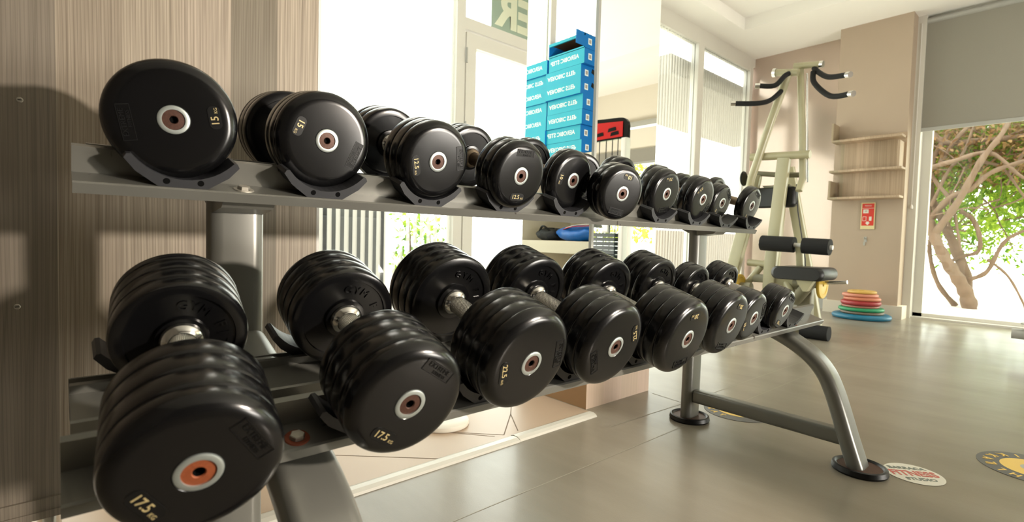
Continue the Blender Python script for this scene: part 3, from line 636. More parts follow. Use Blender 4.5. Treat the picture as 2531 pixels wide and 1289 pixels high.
def label_mb(txt):
    # dark pill with gold digits, in XZ plane facing -Y, upright
    m = MB(); w_ = 0.0125 if len(txt) < 3 else 0.0150; K = 1.35
    pill = [(a * 1.0, b_) for a, b_ in rrect(2 * w_, 0.0125, 0.0055, 5)]
    m.prism(pill, -0.0007, 0.0008, 'XZ', mi=0)
    face = Matrix(((1, 0, 0, 0), (0, 0, 1, 0), (0, 1, 0, 0), (0, 0, 0, 1)))
    fx = Matrix.Rotation(PI / 2, 4, 'X')
    t = text_mb(txt, 0.0108 if len(txt) < 3 else 0.0098, 0.0002, bold=0.0001); t.xf(Matrix.Translation((-0.0035, -0.0009, 0)) @ fx); m.join(t, mi=1)
    t = text_mb('KG', 0.0046, 0.0002); t.xf(Matrix.Translation((w_ - 0.0048, -0.0009, -0.0022)) @ fx); m.join(t, mi=1)
    return m.xf(Matrix.Diagonal((K, 1, K, 1)))
def badge_mb():
    m = MB(); fx = Matrix.Rotation(PI / 2, 4, 'X'); W_, H_ = 0.050, 0.0165
    for a, b_ in (((-W_ / 2, H_ / 2 - .0008), (W_ / 2, H_ / 2)), ((-W_ / 2, -H_ / 2), (W_ / 2, -H_ / 2 + .0008)), ((-W_ / 2, -H_ / 2), (-W_ / 2 + .0008, H_ / 2)), ((W_ / 2 - .0008, -H_ / 2), (W_ / 2, H_ / 2))):
        m.box((a[0], -0.0007, a[1]), (b_[0], 0.0005, b_[1]))
    m.box((-W_ / 2, -0.0001, -H_ / 2), (W_ / 2, 0.0005, H_ / 2), 1)
    t = text_mb('EXTREME', 0.0092, 0.0004); t.xf(Matrix.Translation((0, -0.0005, 0.0030)) @ fx); m.join(t)
    t = text_mb('FITNESS', 0.0066, 0.0004); t.xf(Matrix.Translation((0.005, -0.0005, -0.0042)) @ fx); m.join(t)
    return m
def dumbbell(O, x, s, R, L, wt, ang, label, group, old=False, rust=False, tl=None, yaw=0.0, inner_text=False):
    y, z = tilt(O, s, 0.0122)
    root = empty('dumbbell', (x, y, z), (TH if tl is None else math.radians(tl), 0, math.radians(yaw)), label=label, cat='dumbbell', group=group)
    C = Matrix.Translation((0, 0, R))
    rub = M['rubber']
    for k in (0, 1):
        # front head: outer face towards -Y; rear head mirrored about the grip centre
        base = C if k == 0 else Matrix.Translation((0, 2 * L + GRIP, R)) @ Matrix.Rotation(PI, 4, 'Z')
        hm = head_mb(R, L).xf(base); h = obj('head', hm, rub, root)
        obj('end_ring', ring_mb().xf(base), M['ring'], h, label='pale metal ring round the end bolt')
        obj('end_bolt', bolt_mb().xf(base), [M['bolt_rust'] if rust else M['bolt_brown'], M['dark']], h, label='rusty bolt head' if rust else 'brown hex socket bolt')
        if k == 0:
            rot = Matrix.Rotation(-math.radians(ang + 90), 4, 'Y')
            obj('weight_label', label_mb(wt).xf(base @ rot @ Matrix.Translation((0, 0, -0.62 * R))), [M['black'], M['gold']], h, label='small dark tag with gold %s KG' % wt)
            obj('badge', badge_mb().xf(base @ rot @ Matrix.Translation((0, 0, 0.66 * R))), [M['rubber_in'], M['rubber']], h, label='embossed rectangular maker badge')
        elif inner_text:
            t = arc_text('GYM FIT', 0.60 * R, 0.018, 40, 0.0013, step=17)
            # letters in XY facing +Z -> face -Y at the inner side of the rear head
            t.xf(Matrix.Translation((0, L + GRIP + 0.0026, R)) @ Matrix.Rotation(PI / 2, 4, 'X')); obj('embossing', t, M['rubber'], h)
    hd = MB().lathe([(0.0, L), (0.0245, L), (0.0245, L + 0.004), (0.0225, L + 0.009), (0.0175, L + 0.012), (0.0165, L + 0.013)], 40)
    hd2 = MB().lathe([(0.0165, L + GRIP - 0.013), (0.0175, L + GRIP - 0.012), (0.0225, L + GRIP - 0.009), (0.0245, L + GRIP - 0.004), (0.0245, L + GRIP), (0.0, L + GRIP)], 40)
    for q in (hd, hd2): obj('collar', q.xf(C), M['chrome'] if not old else M['old_steel'], root, label='flared metal collar')
    g = MB().lathe([(0.0155, L + 0.012), (0.0168, L + 0.03), (0.0172, L + GRIP / 2), (0.0168, L + GRIP - 0.03), (0.0155, L + GRIP - 0.012)], 40)
    go = obj('handle', g, M['old_steel'] if old else M['knurl'], root, label='worn brownish steel grip' if old else 'knurled chrome grip'); go.location = (0, 0, R)
    return root
GU, GL = 'dumbbells on the upper tier', 'dumbbells on the lower tier'
upper = [ # x, s, R, L, weight, angle, old, label
 (0.128, 0.004, .0860, .075, '15', 12, False, 'big black rubber 15 kg dumbbell at the left end of the upper tier'),
 (0.360, 0.026, .0850, .075, '15', 160, False, 'black rubber 15 kg dumbbell second from the left on the upper tier'),
 (0.575, 0.002, .0800, .085, '12.5', 195, False, 'black 12.5 kg dumbbell third on the upper tier, gold tag left of its ring'),
 (0.783, -0.02, .0780, .075, '12.5', -88, True, 'black dumbbell on the upper tier with badge above and tag below its ring'),
 (1.007, 0.026, .0770, .045, '10', 178, True, 'narrow black dumbbell on the upper tier right below the blue boxes'),
 (1.120, -0.058, .0745, .062, '10', 80, True, 'black dumbbell pulled forward over the upper tier edge without a saddle'),
 (1.448, 0.024, .0770, .060, '7.5', 100, True, 'shiny faced dumbbell fourth from the right end of the upper tier'),
 (1.674, 0.022, .0760, .055, '7.5', 140, True, 'shiny grey faced dumbbell third from the right end of the upper tier'),
 (1.860, 0.044, .0690, .045, '5', 230, True, 'slim shiny dumbbell second from the right end of the upper tier'),
 (2.087, 0.035, .0760, .035, '5', 250, True, 'slimmest shiny dumbbell at the right end of the upper tier'),
]
POSE = {0: (8, -5), 1: (11, 0), 2: (16.5, 0), 5: (17, -12)}
for i, (x, s, R, L, wt, ang, old, lb) in enumerate(upper):
    tl, yw = POSE.get(i, (17.5, 0)); dumbbell(UP, x, s, R, L, wt, ang, lb, GU, old, tl=tl, yaw=yw)
lower = [
 (0.096, -0.097, .0755, .115, '17.5', 212, False, True, 'huge black 17.5 kg dumbbell with rusty bolt nearest the camera at lower left'),
 (0.325, -0.074, .0795, .108, '17.5', 235, False, False, 'black 17.5 kg dumbbell second from the left on the lower tier'),
 (0.548, -0.051, .0875, .100, '22.5', 190, False, False, 'black 22.5 kg dumbbell third on the lower tier, tag left of its ring'),
 (0.765, -0.048, .0855, .100, '22.5', 25, False, False, 'black 22.5 kg dumbbell fourth on the lower tier, tag right of its ring'),
 (0.983, -0.069, .0860, .100, '20', 95, False, False, 'black 20 kg dumbbell fifth on the lower tier, tag above its ring'),
 (1.220, -0.049, .0830, .095, '20', 80, False, False, 'greyish faced 20 kg dumbbell third from the right on the lower tier'),
 (1.408, -0.024, .0730, .060, '10', 205, False, False, 'small partly hidden dumbbell second from the right on the lower tier'),
 (1.664, -0.009, .0670, .070, '10', 250, False, False, 'small shiny faced dumbbell at the right end of the lower tier'),
]
POSE_L = {0: (20, -5.5), 1: (19, -3)}
for i, (x, s, R, L, wt, ang, old, ru, lb) in enumerate(lower):
    tl, yw = POSE_L.get(i, (19, 0)); dumbbell(LO, x, s, R, L, wt, ang, lb, GL, old, ru, tl=tl, yaw=yw, inner_text=True)

# ================================================================== LAT PULLDOWN MACHINE
mach = empty('lat_pulldown_machine', (4.6, 1.75, 0), label='cream plate loaded pulldown machine with black handles and padded seat by the far wall', cat='gym machine')
def mpart(name, mb, mat, **k): return obj(name, mb, M[mat], mach, True, **k)
R9 = rrect(0.095, 0.06, 0.008, 3)
mpart('main_post', MB().sweep([(4.50, 1.724, 1.425), (4.50, 1.79, 0.55), (4.50, 1.80, 0.02)], R9, (0, 1, 0)), 'khaki')
mpart('rear_leg', MB().sweep([(4.90, 1.84, 1.40), (5.0, 1.68, 0.5), (5.05, 1.60, 0.0)], R9, (0, 1, 0)), 'khaki')
mpart('rear_leg', MB().sweep([(4.85, 1.86, 1.20), (4.95, 1.93, 0.5), (5.0, 1.96, 0.0)], rrect(.07, .05, .008, 3), (0, 1, 0)), 'khaki')
mpart('side_frame', MB().sweep([(4.6, 2.0, 1.31), (4.5, 2.035, 0.82), (4.42, 2.12, 0.28), (4.40, 2.14, 0.0)], rrect(0.11, 0.06, 0.01, 3), (0, 1, 0)), 'khaki')
mpart('arm', MB().tube([(4.45, 1.70, 2.12), (4.45, 1.827, 1.73), (4.45, 1.965, 1.27), (4.47, 1.99, 1.17)], .032, 14), 'khaki')
mpart('arm', MB().sweep([(4.55, 1.653, 2.14), (4.55, 1.621, 1.718), (4.55, 1.594, 1.257), (4.5, 1.60, 1.15)], rrect(.048, .042, .014, 4), (0, 1, 0)), 'khaki')
mpart('guide_rod', MB().tube([(4.55, 1.60, 2.10), (4.55, 1.556, 1.22)], .008, 10), 'chrome')
mpart('top_crossbar', MB().tube([(4.45, 1.80, 2.126), (4.45, 1.63, 2.09)], .028, 14), 'khaki')
mpart('top_crossbar', MB().tube([(4.55, 1.70, 2.18), (4.55, 1.51, 2.15)], .026, 14), 'khaki')
mpart('end_cap', MB().tube([(4.45, 1.825, 2.13), (4.45, 1.80, 2.126)], .036, 14), 'chrome')
mpart('end_cap', MB().tube([(4.55, 1.51, 2.15), (4.55, 1.485, 2.146)], .028, 14), 'chrome')
mpart('pivot_tube', MB().tube([(4.5, 2.00, 1.46), (4.5, 1.53, 1.437)], .032, 16), 'khaki')
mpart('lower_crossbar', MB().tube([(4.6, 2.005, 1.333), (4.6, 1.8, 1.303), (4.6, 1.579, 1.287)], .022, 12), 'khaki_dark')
for pts in ([(4.45, 1.69, 2.10), (4.40, 1.712, 2.071), (4.35, 1.767, 1.994), (4.3, 1.865, 2.0)], [(4.45, 1.74, 1.98), (4.35, 1.79, 1.885), (4.28, 1.86, 1.855), (4.2, 2.013, 1.864)],
            [(4.55, 1.55, 2.13), (4.5, 1.50, 2.075), (4.4, 1.395, 1.993), (4.3, 1.245, 1.953)], [(4.5, 1.538, 2.085), (4.45, 1.509, 1.982), (4.35, 1.362, 1.834), (4.25, 1.206, 1.799)]):
    h = mpart('handle', MB().tube(spline(pts, 5), .020, 12), 'foam', label='bent black foam covered handle')
    a, b = Vector(pts[-2]), Vector(pts[-1]); d_ = (b - a).normalized()
    obj('grip_cap', MB().tube([b, b + d_ * .035], .022, 12), M['chrome'], h, True)
def pad_mb(a, b, r=0.03):
    m = MB(); (x0, y0, z0), (x1, y1, z1) = a, b; prof = rrect(y1 - y0, z1 - z0, r, 5); cy, cz = (y0 + y1) / 2, (z0 + z1) / 2
    def ring(x, k): return [(x, cy + u * k, cz + v * k) for u, v in prof]
    n = len(prof); rings = [ring(x0, .86), ring(x0 + .012, .97), ring(x0 + .025, 1), ring(x1 - .025, 1), ring(x1 - .012, .97), ring(x1, .86)]
    vs = [p for r_2 in rings for p in r_2]; fs = [(i * n + j, i * n + (j + 1) % n, (i + 1) * n + (j + 1) % n, (i + 1) * n + j) for i in range(5) for j in range(n)]
    m.add(vs, fs, True); m.add(rings[0], [tuple(range(n))]); m.add(rings[-1], [tuple(range(n))]); return m
mpart('back_pad', pad_mb((4.56, 1.645, 1.025), (4.64, 1.99, 1.20), .04), 'black_pad')
m = MB(); m.prism([(1.90, 1.19), (1.72, 1.19), (1.70, 1.215), (1.92, 1.215)], 4.57, 4.63, 'YZ'); mpart('pad_bracket', m, 'khaki_dark')
for a, b in (((4.35, 1.810, .722), (4.35, 1.560, .712)), ((4.35, 1.495, .708), (4.35, 1.308, .700))):
    m = MB(); A, B = Vector(a), Vector(b); d_ = (B - A).normalized()
    m.tube([A, A + d_ * .012, B - d_ * .012, B], .062, 24); mpart('knee_roller', m, 'foam')
mpart('roller_axle', MB().tube([(4.35, 1.83, .724), (4.35, 1.29, .698)], .018, 12), 'white')
mpart('roller_post', MB().sweep([(4.36, 1.525, .70), (4.45, 1.53, .40)], rrect(.05, .05, .01, 3), (0, 1, 0)), 'khaki')
s_ = pad_mb((4.16, 1.285, .445), (4.50, 1.66, .545), .045); mpart('seat', s_, 'black_pad')
m = MB(); m.prism([(1.482, .455), (1.35, .455), (1.40, .365), (1.425, .365)], 4.18, 4.24, 'YZ'); mpart('seat_bracket', m, 'khaki')
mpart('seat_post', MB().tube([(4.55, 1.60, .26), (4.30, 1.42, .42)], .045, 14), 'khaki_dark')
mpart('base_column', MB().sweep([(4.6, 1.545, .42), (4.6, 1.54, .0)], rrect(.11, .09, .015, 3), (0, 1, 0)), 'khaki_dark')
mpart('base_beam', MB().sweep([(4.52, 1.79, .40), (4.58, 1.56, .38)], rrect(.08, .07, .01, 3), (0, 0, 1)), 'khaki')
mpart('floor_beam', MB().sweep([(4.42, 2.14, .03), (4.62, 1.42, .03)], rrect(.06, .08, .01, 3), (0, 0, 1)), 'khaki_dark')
mpart('linkage', MB().tube([(4.5, 1.98, .55), (4.5, 1.80, .54)], .030, 12), 'khaki')
mpart('linkage', MB().tube([(4.5, 1.87, .52), (4.5, 1.98, .37)], .028, 12), 'khaki')
mpart('linkage', MB().sweep([(4.5, 1.93, .42), (4.5, 1.78, .42)], rrect(.07, .05, .01, 3), (0, 0, 1)), 'khaki_dark')
mpart('linkage', MB().tube([(4.6, 1.80, .47), (4.55, 1.70, .42), (4.5, 1.60, .30)], .03, 12), 'khaki')
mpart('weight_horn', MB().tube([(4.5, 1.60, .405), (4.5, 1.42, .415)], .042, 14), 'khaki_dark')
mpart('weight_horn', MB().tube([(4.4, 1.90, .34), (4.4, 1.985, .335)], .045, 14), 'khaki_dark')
mpart('sleeve_rod', MB().tube([(4.5, 1.43, .415), (4.5, 1.225, .438)], .014, 12), 'chrome')
mpart('sleeve_rod', MB().tube([(4.4, 1.985, .335), (4.4, 2.07, .335)], .014, 12), 'chrome')
m = MB(); m.tube([(4.3, 1.46, .055), (4.3, 1.27, .055)], .055, 18); mpart('foot_roller', m, 'foam')
mpart('foot_arm', MB().sweep([(4.34, 1.40, .05), (4.6, 1.50, .05)], rrect(.05, .05, .01, 3), (0, 0, 1)), 'khaki_dark')
mpart('cable', MB().tube([(4.6, 1.655, 1.216), (4.6, 1.636, 0.997), (4.6, 1.561, 0.597), (4.6, 1.55, .40)], .005, 8), 'dark_grey')
mpart('pulley_pad', MB().lathe([(0, 0), (.06, 0), (.066, .008), (.06, .016), (0, .016)], 28, (4.5, 2.045, 1.28)), 'black')
for (x, y, z, R, lb) in ((4.5, 1.395, .405, .11, 'yellow weight plate on the right rod of the cream pulldown machine'), (4.4, 2.003, .335, .115, 'yellow weight plate on the left rod of the cream pulldown machine')):
    m = MB().lathe([(.016, -.008), (.03, -.012), (R * .75, -.008), (R * .8, -.013), (R - .003, -.012), (R, -.008), (R, .008), (R - .003, .012), (R * .8, .013), (R * .75, .008), (.03, .012), (.016, .008), (.016, -.008)], 40)
    o = obj('weight_plate', m, M['yellow'], label=lb, cat='weight plate', group='yellow plates on the pulldown machine'); o.location = (x, y, z)

# ================================================================== FAR CORNER: plates, shelf, sign
stack = [('blue', .252, .048, 'blue', 'widest blue weight disc, bottom of the coloured stack by the pillar'), ('brown', .185, .028, 'brown', 'grey brown weight disc between the blue and green discs'),
         ('green', .195, .036, 'green', 'green weight disc in the coloured stack by the pillar'), ('rose', .160, .022, 'rose', 'thin pink brown disc just above the green disc in the stack'),
         ('crimson', .172, .046, 'crimson', 'dark red weight disc in the middle of the coloured stack'), ('orange', .158, .034, 'orange', 'orange weight disc lying on the dark red disc'),
         ('salmon', .155, .034, 'salmon', 'salmon orange weight disc just below the yellow top disc'), ('yellow', .125, .030, 'yellow', 'small yellow weight disc on top of the coloured stack')]
z = 0.0
for i, (nm, R, h, ck, lb) in enumerate(stack):
    m = MB().lathe([(.025, 0), (R - h * .45, 0), (R - h * .12, h * .18), (R, h * .5), (R - h * .12, h * .82), (R - h * .45, h), (R * .7, h), (R * .66, h - .004), (.05, h - .004), (.045, h), (.025, h), (.025, 0)], 56, (0, 0, 0), 'Z')
    o = obj('weight_disc', m, M['plate_' + ck], label=lb, cat='weight plate', group='coloured discs stacked on the floor'); o.location = (6.03 + random.uniform(-.012, .012), 1.515 + random.uniform(-.014, .014), z); z += h

ws = empty('wall_shelf', (PX, 1.58, 1.2), label='pale striped wood wall shelf with three boards on the taupe pillar', cat='shelf')
def wpart(n, a, b): 
    m = MB(); m.box(a, b); return obj(n, m, M['wood_shelf'], ws, True, bevel=.001)
wpart('back_panel', (PX - .015, 1.265, 1.20), (PX - .001, 1.835, 1.86))
wpart('shelf_board', (PX - .18, 1.275, 1.80), (PX - .001, 1.88, 1.822)); wpart('shelf_board', (PX - .18, 1.265, 1.485), (PX - .001, 1.89, 1.507)); wpart('shelf_board', (PX - .18, 1.27, 1.205), (PX - .001, 1.895, 1.227))
wpart('side_panel', (PX - .18, 1.865, 1.822), (PX - .001, 1.885, 2.0)); wpart('side_panel', (PX - .18, 1.87, 1.227), (PX - .001, 1.89, 1.40)); wpart('side_panel', (PX - .18, 1.285, 1.507), (PX - .001, 1.305, 1.76))

sg = empty('fire_sign', (PX - .004, 1.56, .90), label='red and white fire extinguisher sign with yellow border under the wall shelf', cat='sign')
Rm = Matrix(((0, 0, -1, PX - .0085), (-1, 0, 0, 1.56), (0, 1, 0, 1.035), (0, 0, 0, 1)))   # local x -> -y, y -> z, faces -x
def sbox(x0, y0, x1, y1, z1, mi): m = MB(); m.box((x0, y0, 0), (x1, y1, z1)); m.mi = [mi] * len(m.f); return m
m = MB(); m.join(sbox(-.062, -.137, .062, .137, .004, 0)).xf(Rm); obj('board', m, M['sign_cream'], sg, True)
m = MB(); m.join(sbox(-.053, -.10, .053, .128, .0055, 0)).xf(Rm); obj('red_field', m, M['sign_red'], sg, True)
m = MB()
m.join(sbox(-.05, .078, .05, .082, .0062, 0)); m.join(sbox(-.042, .028, .005, .068, .0062, 0)); m.join(sbox(-.045, -.052, -.012, -.048, .0062, 0)); m.join(sbox(-.045, -.010, -.012, -.006, .0062, 0)); m.join(sbox(-.045, -.05, -.041, -.008, .0062, 0)); m.join(sbox(-.016, -.05, -.012, -.008, .0062, 0))
m.join(sbox(.012, -.05, .034, -.008, .0062, 0)); m.add([(-.022, -.07, .0062), (.022, -.07, .0062), (0, -.095, .0062), (.012, -.07, .0062), (.012, -.058, .0062), (-.012, -.058, .0062), (-.012, -.07, .0062)], [(0, 2, 1), (6, 3, 4, 5)])
t = text_mb('PERIGO', .018, .0003); m.join(t, Matrix.Translation((0, .104, .006)))
m.xf(Rm); obj('pictograms', m, M['stick_white'], sg, True)
m = MB(); m.join(text_mb('25', .022, .0003), Matrix.Translation((-.018, .048, .0066))); m.xf(Rm); obj('number', m, M['black'], sg, True)
hk = empty('wall_hook', (PX, 1.572, .77), label='small grey metal bracket on the pillar below the fire sign', cat='hook')
m = MB(); m.box((PX - .004, 1.56, .765), (PX, 1.584, .82)); m.tube([(PX, 1.572, .80), (PX - .04, 1.572, .795), (PX - .045, 1.572, .815)], .005, 8); obj('bracket', m, M['alu_grey'], hk, True)
m = MB(); m.box((PX - .006, 1.572, .73), (PX, 1.590, .765)); obj('clip', m, M['alu_grey'], hk, True)

# ================================================================== FLOOR STICKERS
def disc_mb(r0, r1, z, mi, n=72):
    m = MB()
    if r0 <= 0: m.add([(r1 * math.cos(2 * PI * i / n), r1 * math.sin(2 * PI * i / n), z) for i in range(n)], [tuple(range(n))], mi=mi)
    else:
        vs = [(r * math.cos(2 * PI * i / n), r * math.sin(2 * PI * i / n), z) for r in (r0, r1) for i in range(n)]
        m.add(vs, [(i, (i + 1) % n, n + (i + 1) % n, n + i) for i in range(n)], mi=mi)
    return m
def sticker_round(x, y, R, rot, label, inner, top, bottom):
    r = empty('floor_sticker', (x, y, 0.0007), (0, 0, rot), label=label, cat='floor sticker')
    m = MB(); m.lathe([(0, 0), (R, 0), (R, .0006), (0, .0006)], 72, (0, 0, 0), 'Z'); obj('backing', m, M['stick_dark'], r)
    m = disc_mb(0, R * .60, .0010, 0); obj('centre', m, M['stick_yellow'], r)
    if inner:
        m = disc_mb(0, R * .26, .0014, 0).join(disc_mb(0, R * .10, .0018, 1)); obj('emblem', m, [M['alu_grey'], M['stick_dark']], r)
    m = arc_text(top, R * .80, R * .26, 90, .0003, step=20, bold=.0008); m.join(arc_text(bottom, R * .80, R * .26, 270, .0003, inward=True, step=22, bold=.0008)); m.xf(Matrix.Translation((0, 0, .0011)))
    obj('lettering', m, M['stick_yellow'], r); return r
sticker_round(2.36, 0.085, .145, math.radians(150), 'round charcoal and yellow floor sticker cut off at the right edge of the picture', True, 'SARILIR TEHLI', 'DIKKAT')
sticker_round(2.145, 0.955, .138, math.radians(205), 'round charcoal floor sticker with yellow letters under the rack crossbar', False, 'MESAFE', 'DIKKAT')
st = empty('floor_sticker', (1.995, .335, .0007), (0, 0, math.radians(-50)), label='white round floor sticker with red and grey lettering beside the front rack foot', cat='floor sticker')
m = MB(); m.lathe([(0, 0), (.078, 0), (.078, .0006), (0, .0006)], 64, (0, 0, 0), 'Z'); obj('backing', m, M['stick_white'], st)
m = text_mb('FITNESS', .040, .0003, bold=.0012).xf(Matrix.Translation((0, .0, .0010)) @ Matrix.Diagonal((.95, 1.25, 1, 1))); obj('lettering', m, M['stick_red'], st, label='red letters')
m = text_mb('BARRACA', .024, .0003, bold=.0008).xf(Matrix.Translation((0, .040, .0010))); m.join(text_mb('STUDIO', .024, .0003, bold=.0008).xf(Matrix.Translation((0, -.040, .0010)))); obj('lettering', m, M['stick_green'], st, label='grey green letters')

# ================================================================== SMALL THINGS
m = MB().lathe([(0, 0), (.098, 0), (.100, .004), (.098, .016), (.088, .022), (.07, .024), (0, .024)], 64, (0, 0, 0), 'Z'); m.mi = [0] * len(m.f)
o = obj('floor_disc', m, M['stick_white'], label='white round disc lying on the beige tiles behind the rack', cat='disc'); o.location = (1.075, 1.585, 0.0012)
# bench foot at the right edge
be = empty('exercise_bench', (4.95, .22, 0), label='end of a grey metal bench foot cut off at the right picture edge', cat='bench')
m = MB(); m.tube([(4.9, .34, .145), (4.9, -.1, .145)], .035, 18); obj('cross_tube', m, M['alu_grey'], be, True)
m = MB().lathe([(0, 0), (.06, 0), (.065, .01), (.04, .035), (.03, .04), (.03, .12), (0, .12)], 24, (4.9, .19, 0), 'Z'); obj('foot', m, M['black'], be, True)
m = MB().lathe([(0, 0), (.06, 0), (.08, .04), (.10, .045), (.10, .055), (0, .055)], 32, (4.9, .20, .17), 'Z'); obj('top_plate', m, M['alu_grey'], be, True)
m = MB(); m.sweep([(4.9, -.1, .18), (4.9, -.1, .42)], rrect(.06, .06, .01), (1, 0, 0)); obj('upright', m, M['alu_grey'], be, True)
m = pad_mb((4.75, -.55, .42), (5.05, .06, .49), .03); obj('pad', m, M['black_pad'], be, True)

# ================================================================== ALCOVE: cupboard, boxes, steps, bags
cx0, cx1 = 0.08, 0.70
cup = empty('storage_shelf', (.4, 2.35, 0), label='beige open storage shelf carrying the blue boxes, seen in the column side mirror', cat='shelf')
def cpart(n, a, b): m = MB(); m.box(a, b); return obj(n, m, M['cream_wall'], cup, True)
cpart('top_board', (cx0, 2.02, 1.245), (cx1, 2.92, 1.275)); cpart('shelf_board', (cx0, 2.02, .61), (cx1, 2.92, .695)); cpart('back_panel', (cx0 - .02, 2.02, .0), (cx0, 2.92, 1.275))
cpart('side_panel', (cx0, 1.99, 0), (cx1, 2.02, 1.275)); cpart('side_panel', (cx0, 2.90, 0), (cx1, 2.92, 1.245)); cpart('bottom_board', (cx0, 2.02, .05), (cx1, 2.90, .08))
bw, bh = 0.325, 0.098
def step_box(y0, z, ln, flip, dx, dy, label, opened=False):
    r = empty('step_box', (cx1 - .01 + dx - ln / 2, y0 + dy + bw / 2, z), label=label, cat='box', group='aerobic step boxes in the mirror')
    x1 = cx1 - .01 + dx; x0 = x1 - ln; ya, yb = y0 + dy, y0 + dy + bw
    m = MB()
    if not opened:
        m.box((x0, ya, z), (x1 - .0008, yb, z + bh)); m.mi = [1] * len(m.f); m.box((x1 - .0008, ya, z), (x1, yb, z + bh), 0)
    else:
        t_ = .003
        m.box((x0, ya, z), (x1, yb, z + t_), 2); m.box((x0, ya, z), (x1, ya + t_, z + bh), 1); m.box((x0, yb - t_, z), (x1, yb, z + bh), 1); m.box((x1 - .26, ya, z), (x1 - .257, yb, z + bh), 2)
        m.box((x1 - t_, ya, z), (x1, yb, z + .012), 0); m.box((x0, ya, z + bh - t_), (x1, yb, z + bh), 2); m.box((x1 - .01, ya, z + bh - .018), (x1 + .001, yb, z + bh + .001), 0)
        m.box((x1, ya - .0, z + .01), (x1 + .08, ya + .003, z + bh), 1)
        m.box((x0, ya, z), (x0 + t_, yb, z + bh), 2)
    obj('carton', m, [M['cyan'], M['blue'], M['card']], r, True)
    if not opened:
        t = text_mb('AEROBIC STEP', .040, .0003, bold=.0010)
        F = Matrix(((0, 0, 1, x1 + .0006), (1, 0, 0, (ya + yb) / 2 + .015), (0, 1, 0, z + bh * .55), (0, 0, 0, 1)))
        if flip: F = F @ Matrix.Rotation(PI, 4, 'Z')
        obj('lettering', t.xf(F), M['ink_white'], r, True)
    G = Matrix(((1, 0, 0, 0), (0, 0, -1, ya - .0006), (0, 1, 0, 0), (0, 0, 0, 1)))
    m = MB(); q = MB(); q.box((x1 - .075, z + .03, 0), (x1 - .04, z + .07, .0004)); m.join(q, G); q = MB(); q.box((x1 - .068, z + .038, 0), (x1 - .047, z + .062, .0008)); m.join(q, G, 1)
    obj('side_label', m, [M['ink_white'], M['ink_grey']], r, True)
    if ln > .4:
        q = MB(); q.sweep([(x1 - .20, ya - .001, z + .035), (x1 - .15, ya - .001, z + .06), (x1 - .11, ya - .001, z + .075)], rrect(.002, .03, .001, 2), (0, 1, 0)); obj('product_picture', q, M['black'], r, True)
    return r
z0 = 1.276
ordinal = ['lowest', 'second', 'third', 'fourth', 'fifth', 'sixth', 'seventh', 'top']
near = [(.14, 1, -.012, .0), (.14, 0, -.010, .012), (.14, 1, .0, -.006), (.14, 1, .0, -.010), (.60, 1, .02, -.004), (.60, 1, .0, .014), (.60, 0, .0, -.012), (.60, 0, .0, -.008)]
for i, (ln, fl_, dx, dy) in enumerate(near):
    step_box(2.285, z0 + i * (bh + .001), ln, fl_, dx, dy, ('blue step box, %s up in the right hand stack in the mirror' % ordinal[i]) if i < 7 else 'open blue step carton with brown inside on top of the right hand stack', opened=(i == 7))
far = [(.55, 1), (.55, 1), (.55, 0), (.55, 0), (.55, 0), (.55, 1), (.55, 0), (.55, 1)]
for i, (ln, fl_) in enumerate(far[:7] ):
    step_box(2.625 - .01, z0 + i * (bh + .001) , ln, fl_, random.uniform(-.012, .004), -.0, 'blue step box, %s up in the left hand stack in the mirror' % ordinal[i])
# dark step platforms beside the short boxes
for i in range(4):
    r = empty('step_platform', (.38, 2.43, z0 + i * .105), label='dark aerobic step platform, %s up behind the boxes in the mirror' % ordinal[i], cat='step platform', group='step platforms behind the boxes')
    m = MB(); m.prism([(2.20, z0 + i * .105 + .055), (2.215, z0 + i * .105 + .095), (2.60, z0 + i * .105 + .095), (2.61, z0 + i * .105 + .055)], .22, .53, 'YZ'); obj('deck', m, M['step_grey'], r, True)
    for y in (2.215, 2.54):
        m = MB(); m.box((.23, y, z0 + i * .105), (.52, y + .06, z0 + i * .105 + .054)); obj('riser', m, M['step_dark'], r, True)
# bags on the shelf
def blob(center, size, n1=24, n2=14, seed=1, amp=.10):
    rnd = random.Random(seed); ph = [rnd.uniform(0, 6) for _ in range(6)]; m = MB(); vs = []; fs = []
    for i in range(n2 + 1):
        v = PI * i / n2
        for j in range(n1):
            u = 2 * PI * j / n1; k = 1 + amp * math.sin(3 * u + ph[0]) * math.sin(2 * v + ph[1]) + amp * .6 * math.sin(7 * u + ph[2] + 3 * v)
            x, y, zz = math.sin(v) * math.cos(u), math.sin(v) * math.sin(u), math.cos(v)
            x, y = (abs(x) ** .8) * (1 if x > 0 else -1), (abs(y) ** .8) * (1 if y > 0 else -1)
            zz = max(-.85, zz)
            vs.append((center[0] + x * size[0] * k, center[1] + y * size[1] * k, center[2] + zz * size[2] * (k if zz > -.8 else 1)))
    for i in range(n2):
        for j in range(n1): fs.append((i * n1 + j, i * n1 + (j + 1) % n1, (i + 1) * n1 + (j + 1) % n1, (i + 1) * n1 + j))
    m.add(vs, fs, True); return m
bg = empty('sports_bag', (.52, 2.36, .696), label='crumpled bright blue bag on the storage shelf seen in the mirror', cat='bag')
obj('body', blob((.52, 2.36, .745), (.16, .20, .058), seed=3), M['bag_blue'], bg, True)
m = MB(); m.sweep(spline([(.62, 2.50, .76), (.66, 2.38, .79), (.64, 2.22, .80)], 5), rrect(.02, .004, .001, 2), (1, 0, 0)); obj('strap', m, M['red'], bg, True)
m = MB(); m.sweep(spline([(.60, 2.52, .765), (.64, 2.38, .80), (.62, 2.20, .815)], 5), rrect(.012, .004, .001, 2), (1, 0, 0)); obj('piping', m, M['white'], bg, True)
bg = empty('sports_bag', (.50, 2.68, .696), label='dark grey bag lying left of the blue bag on the mirrored shelf', cat='bag')
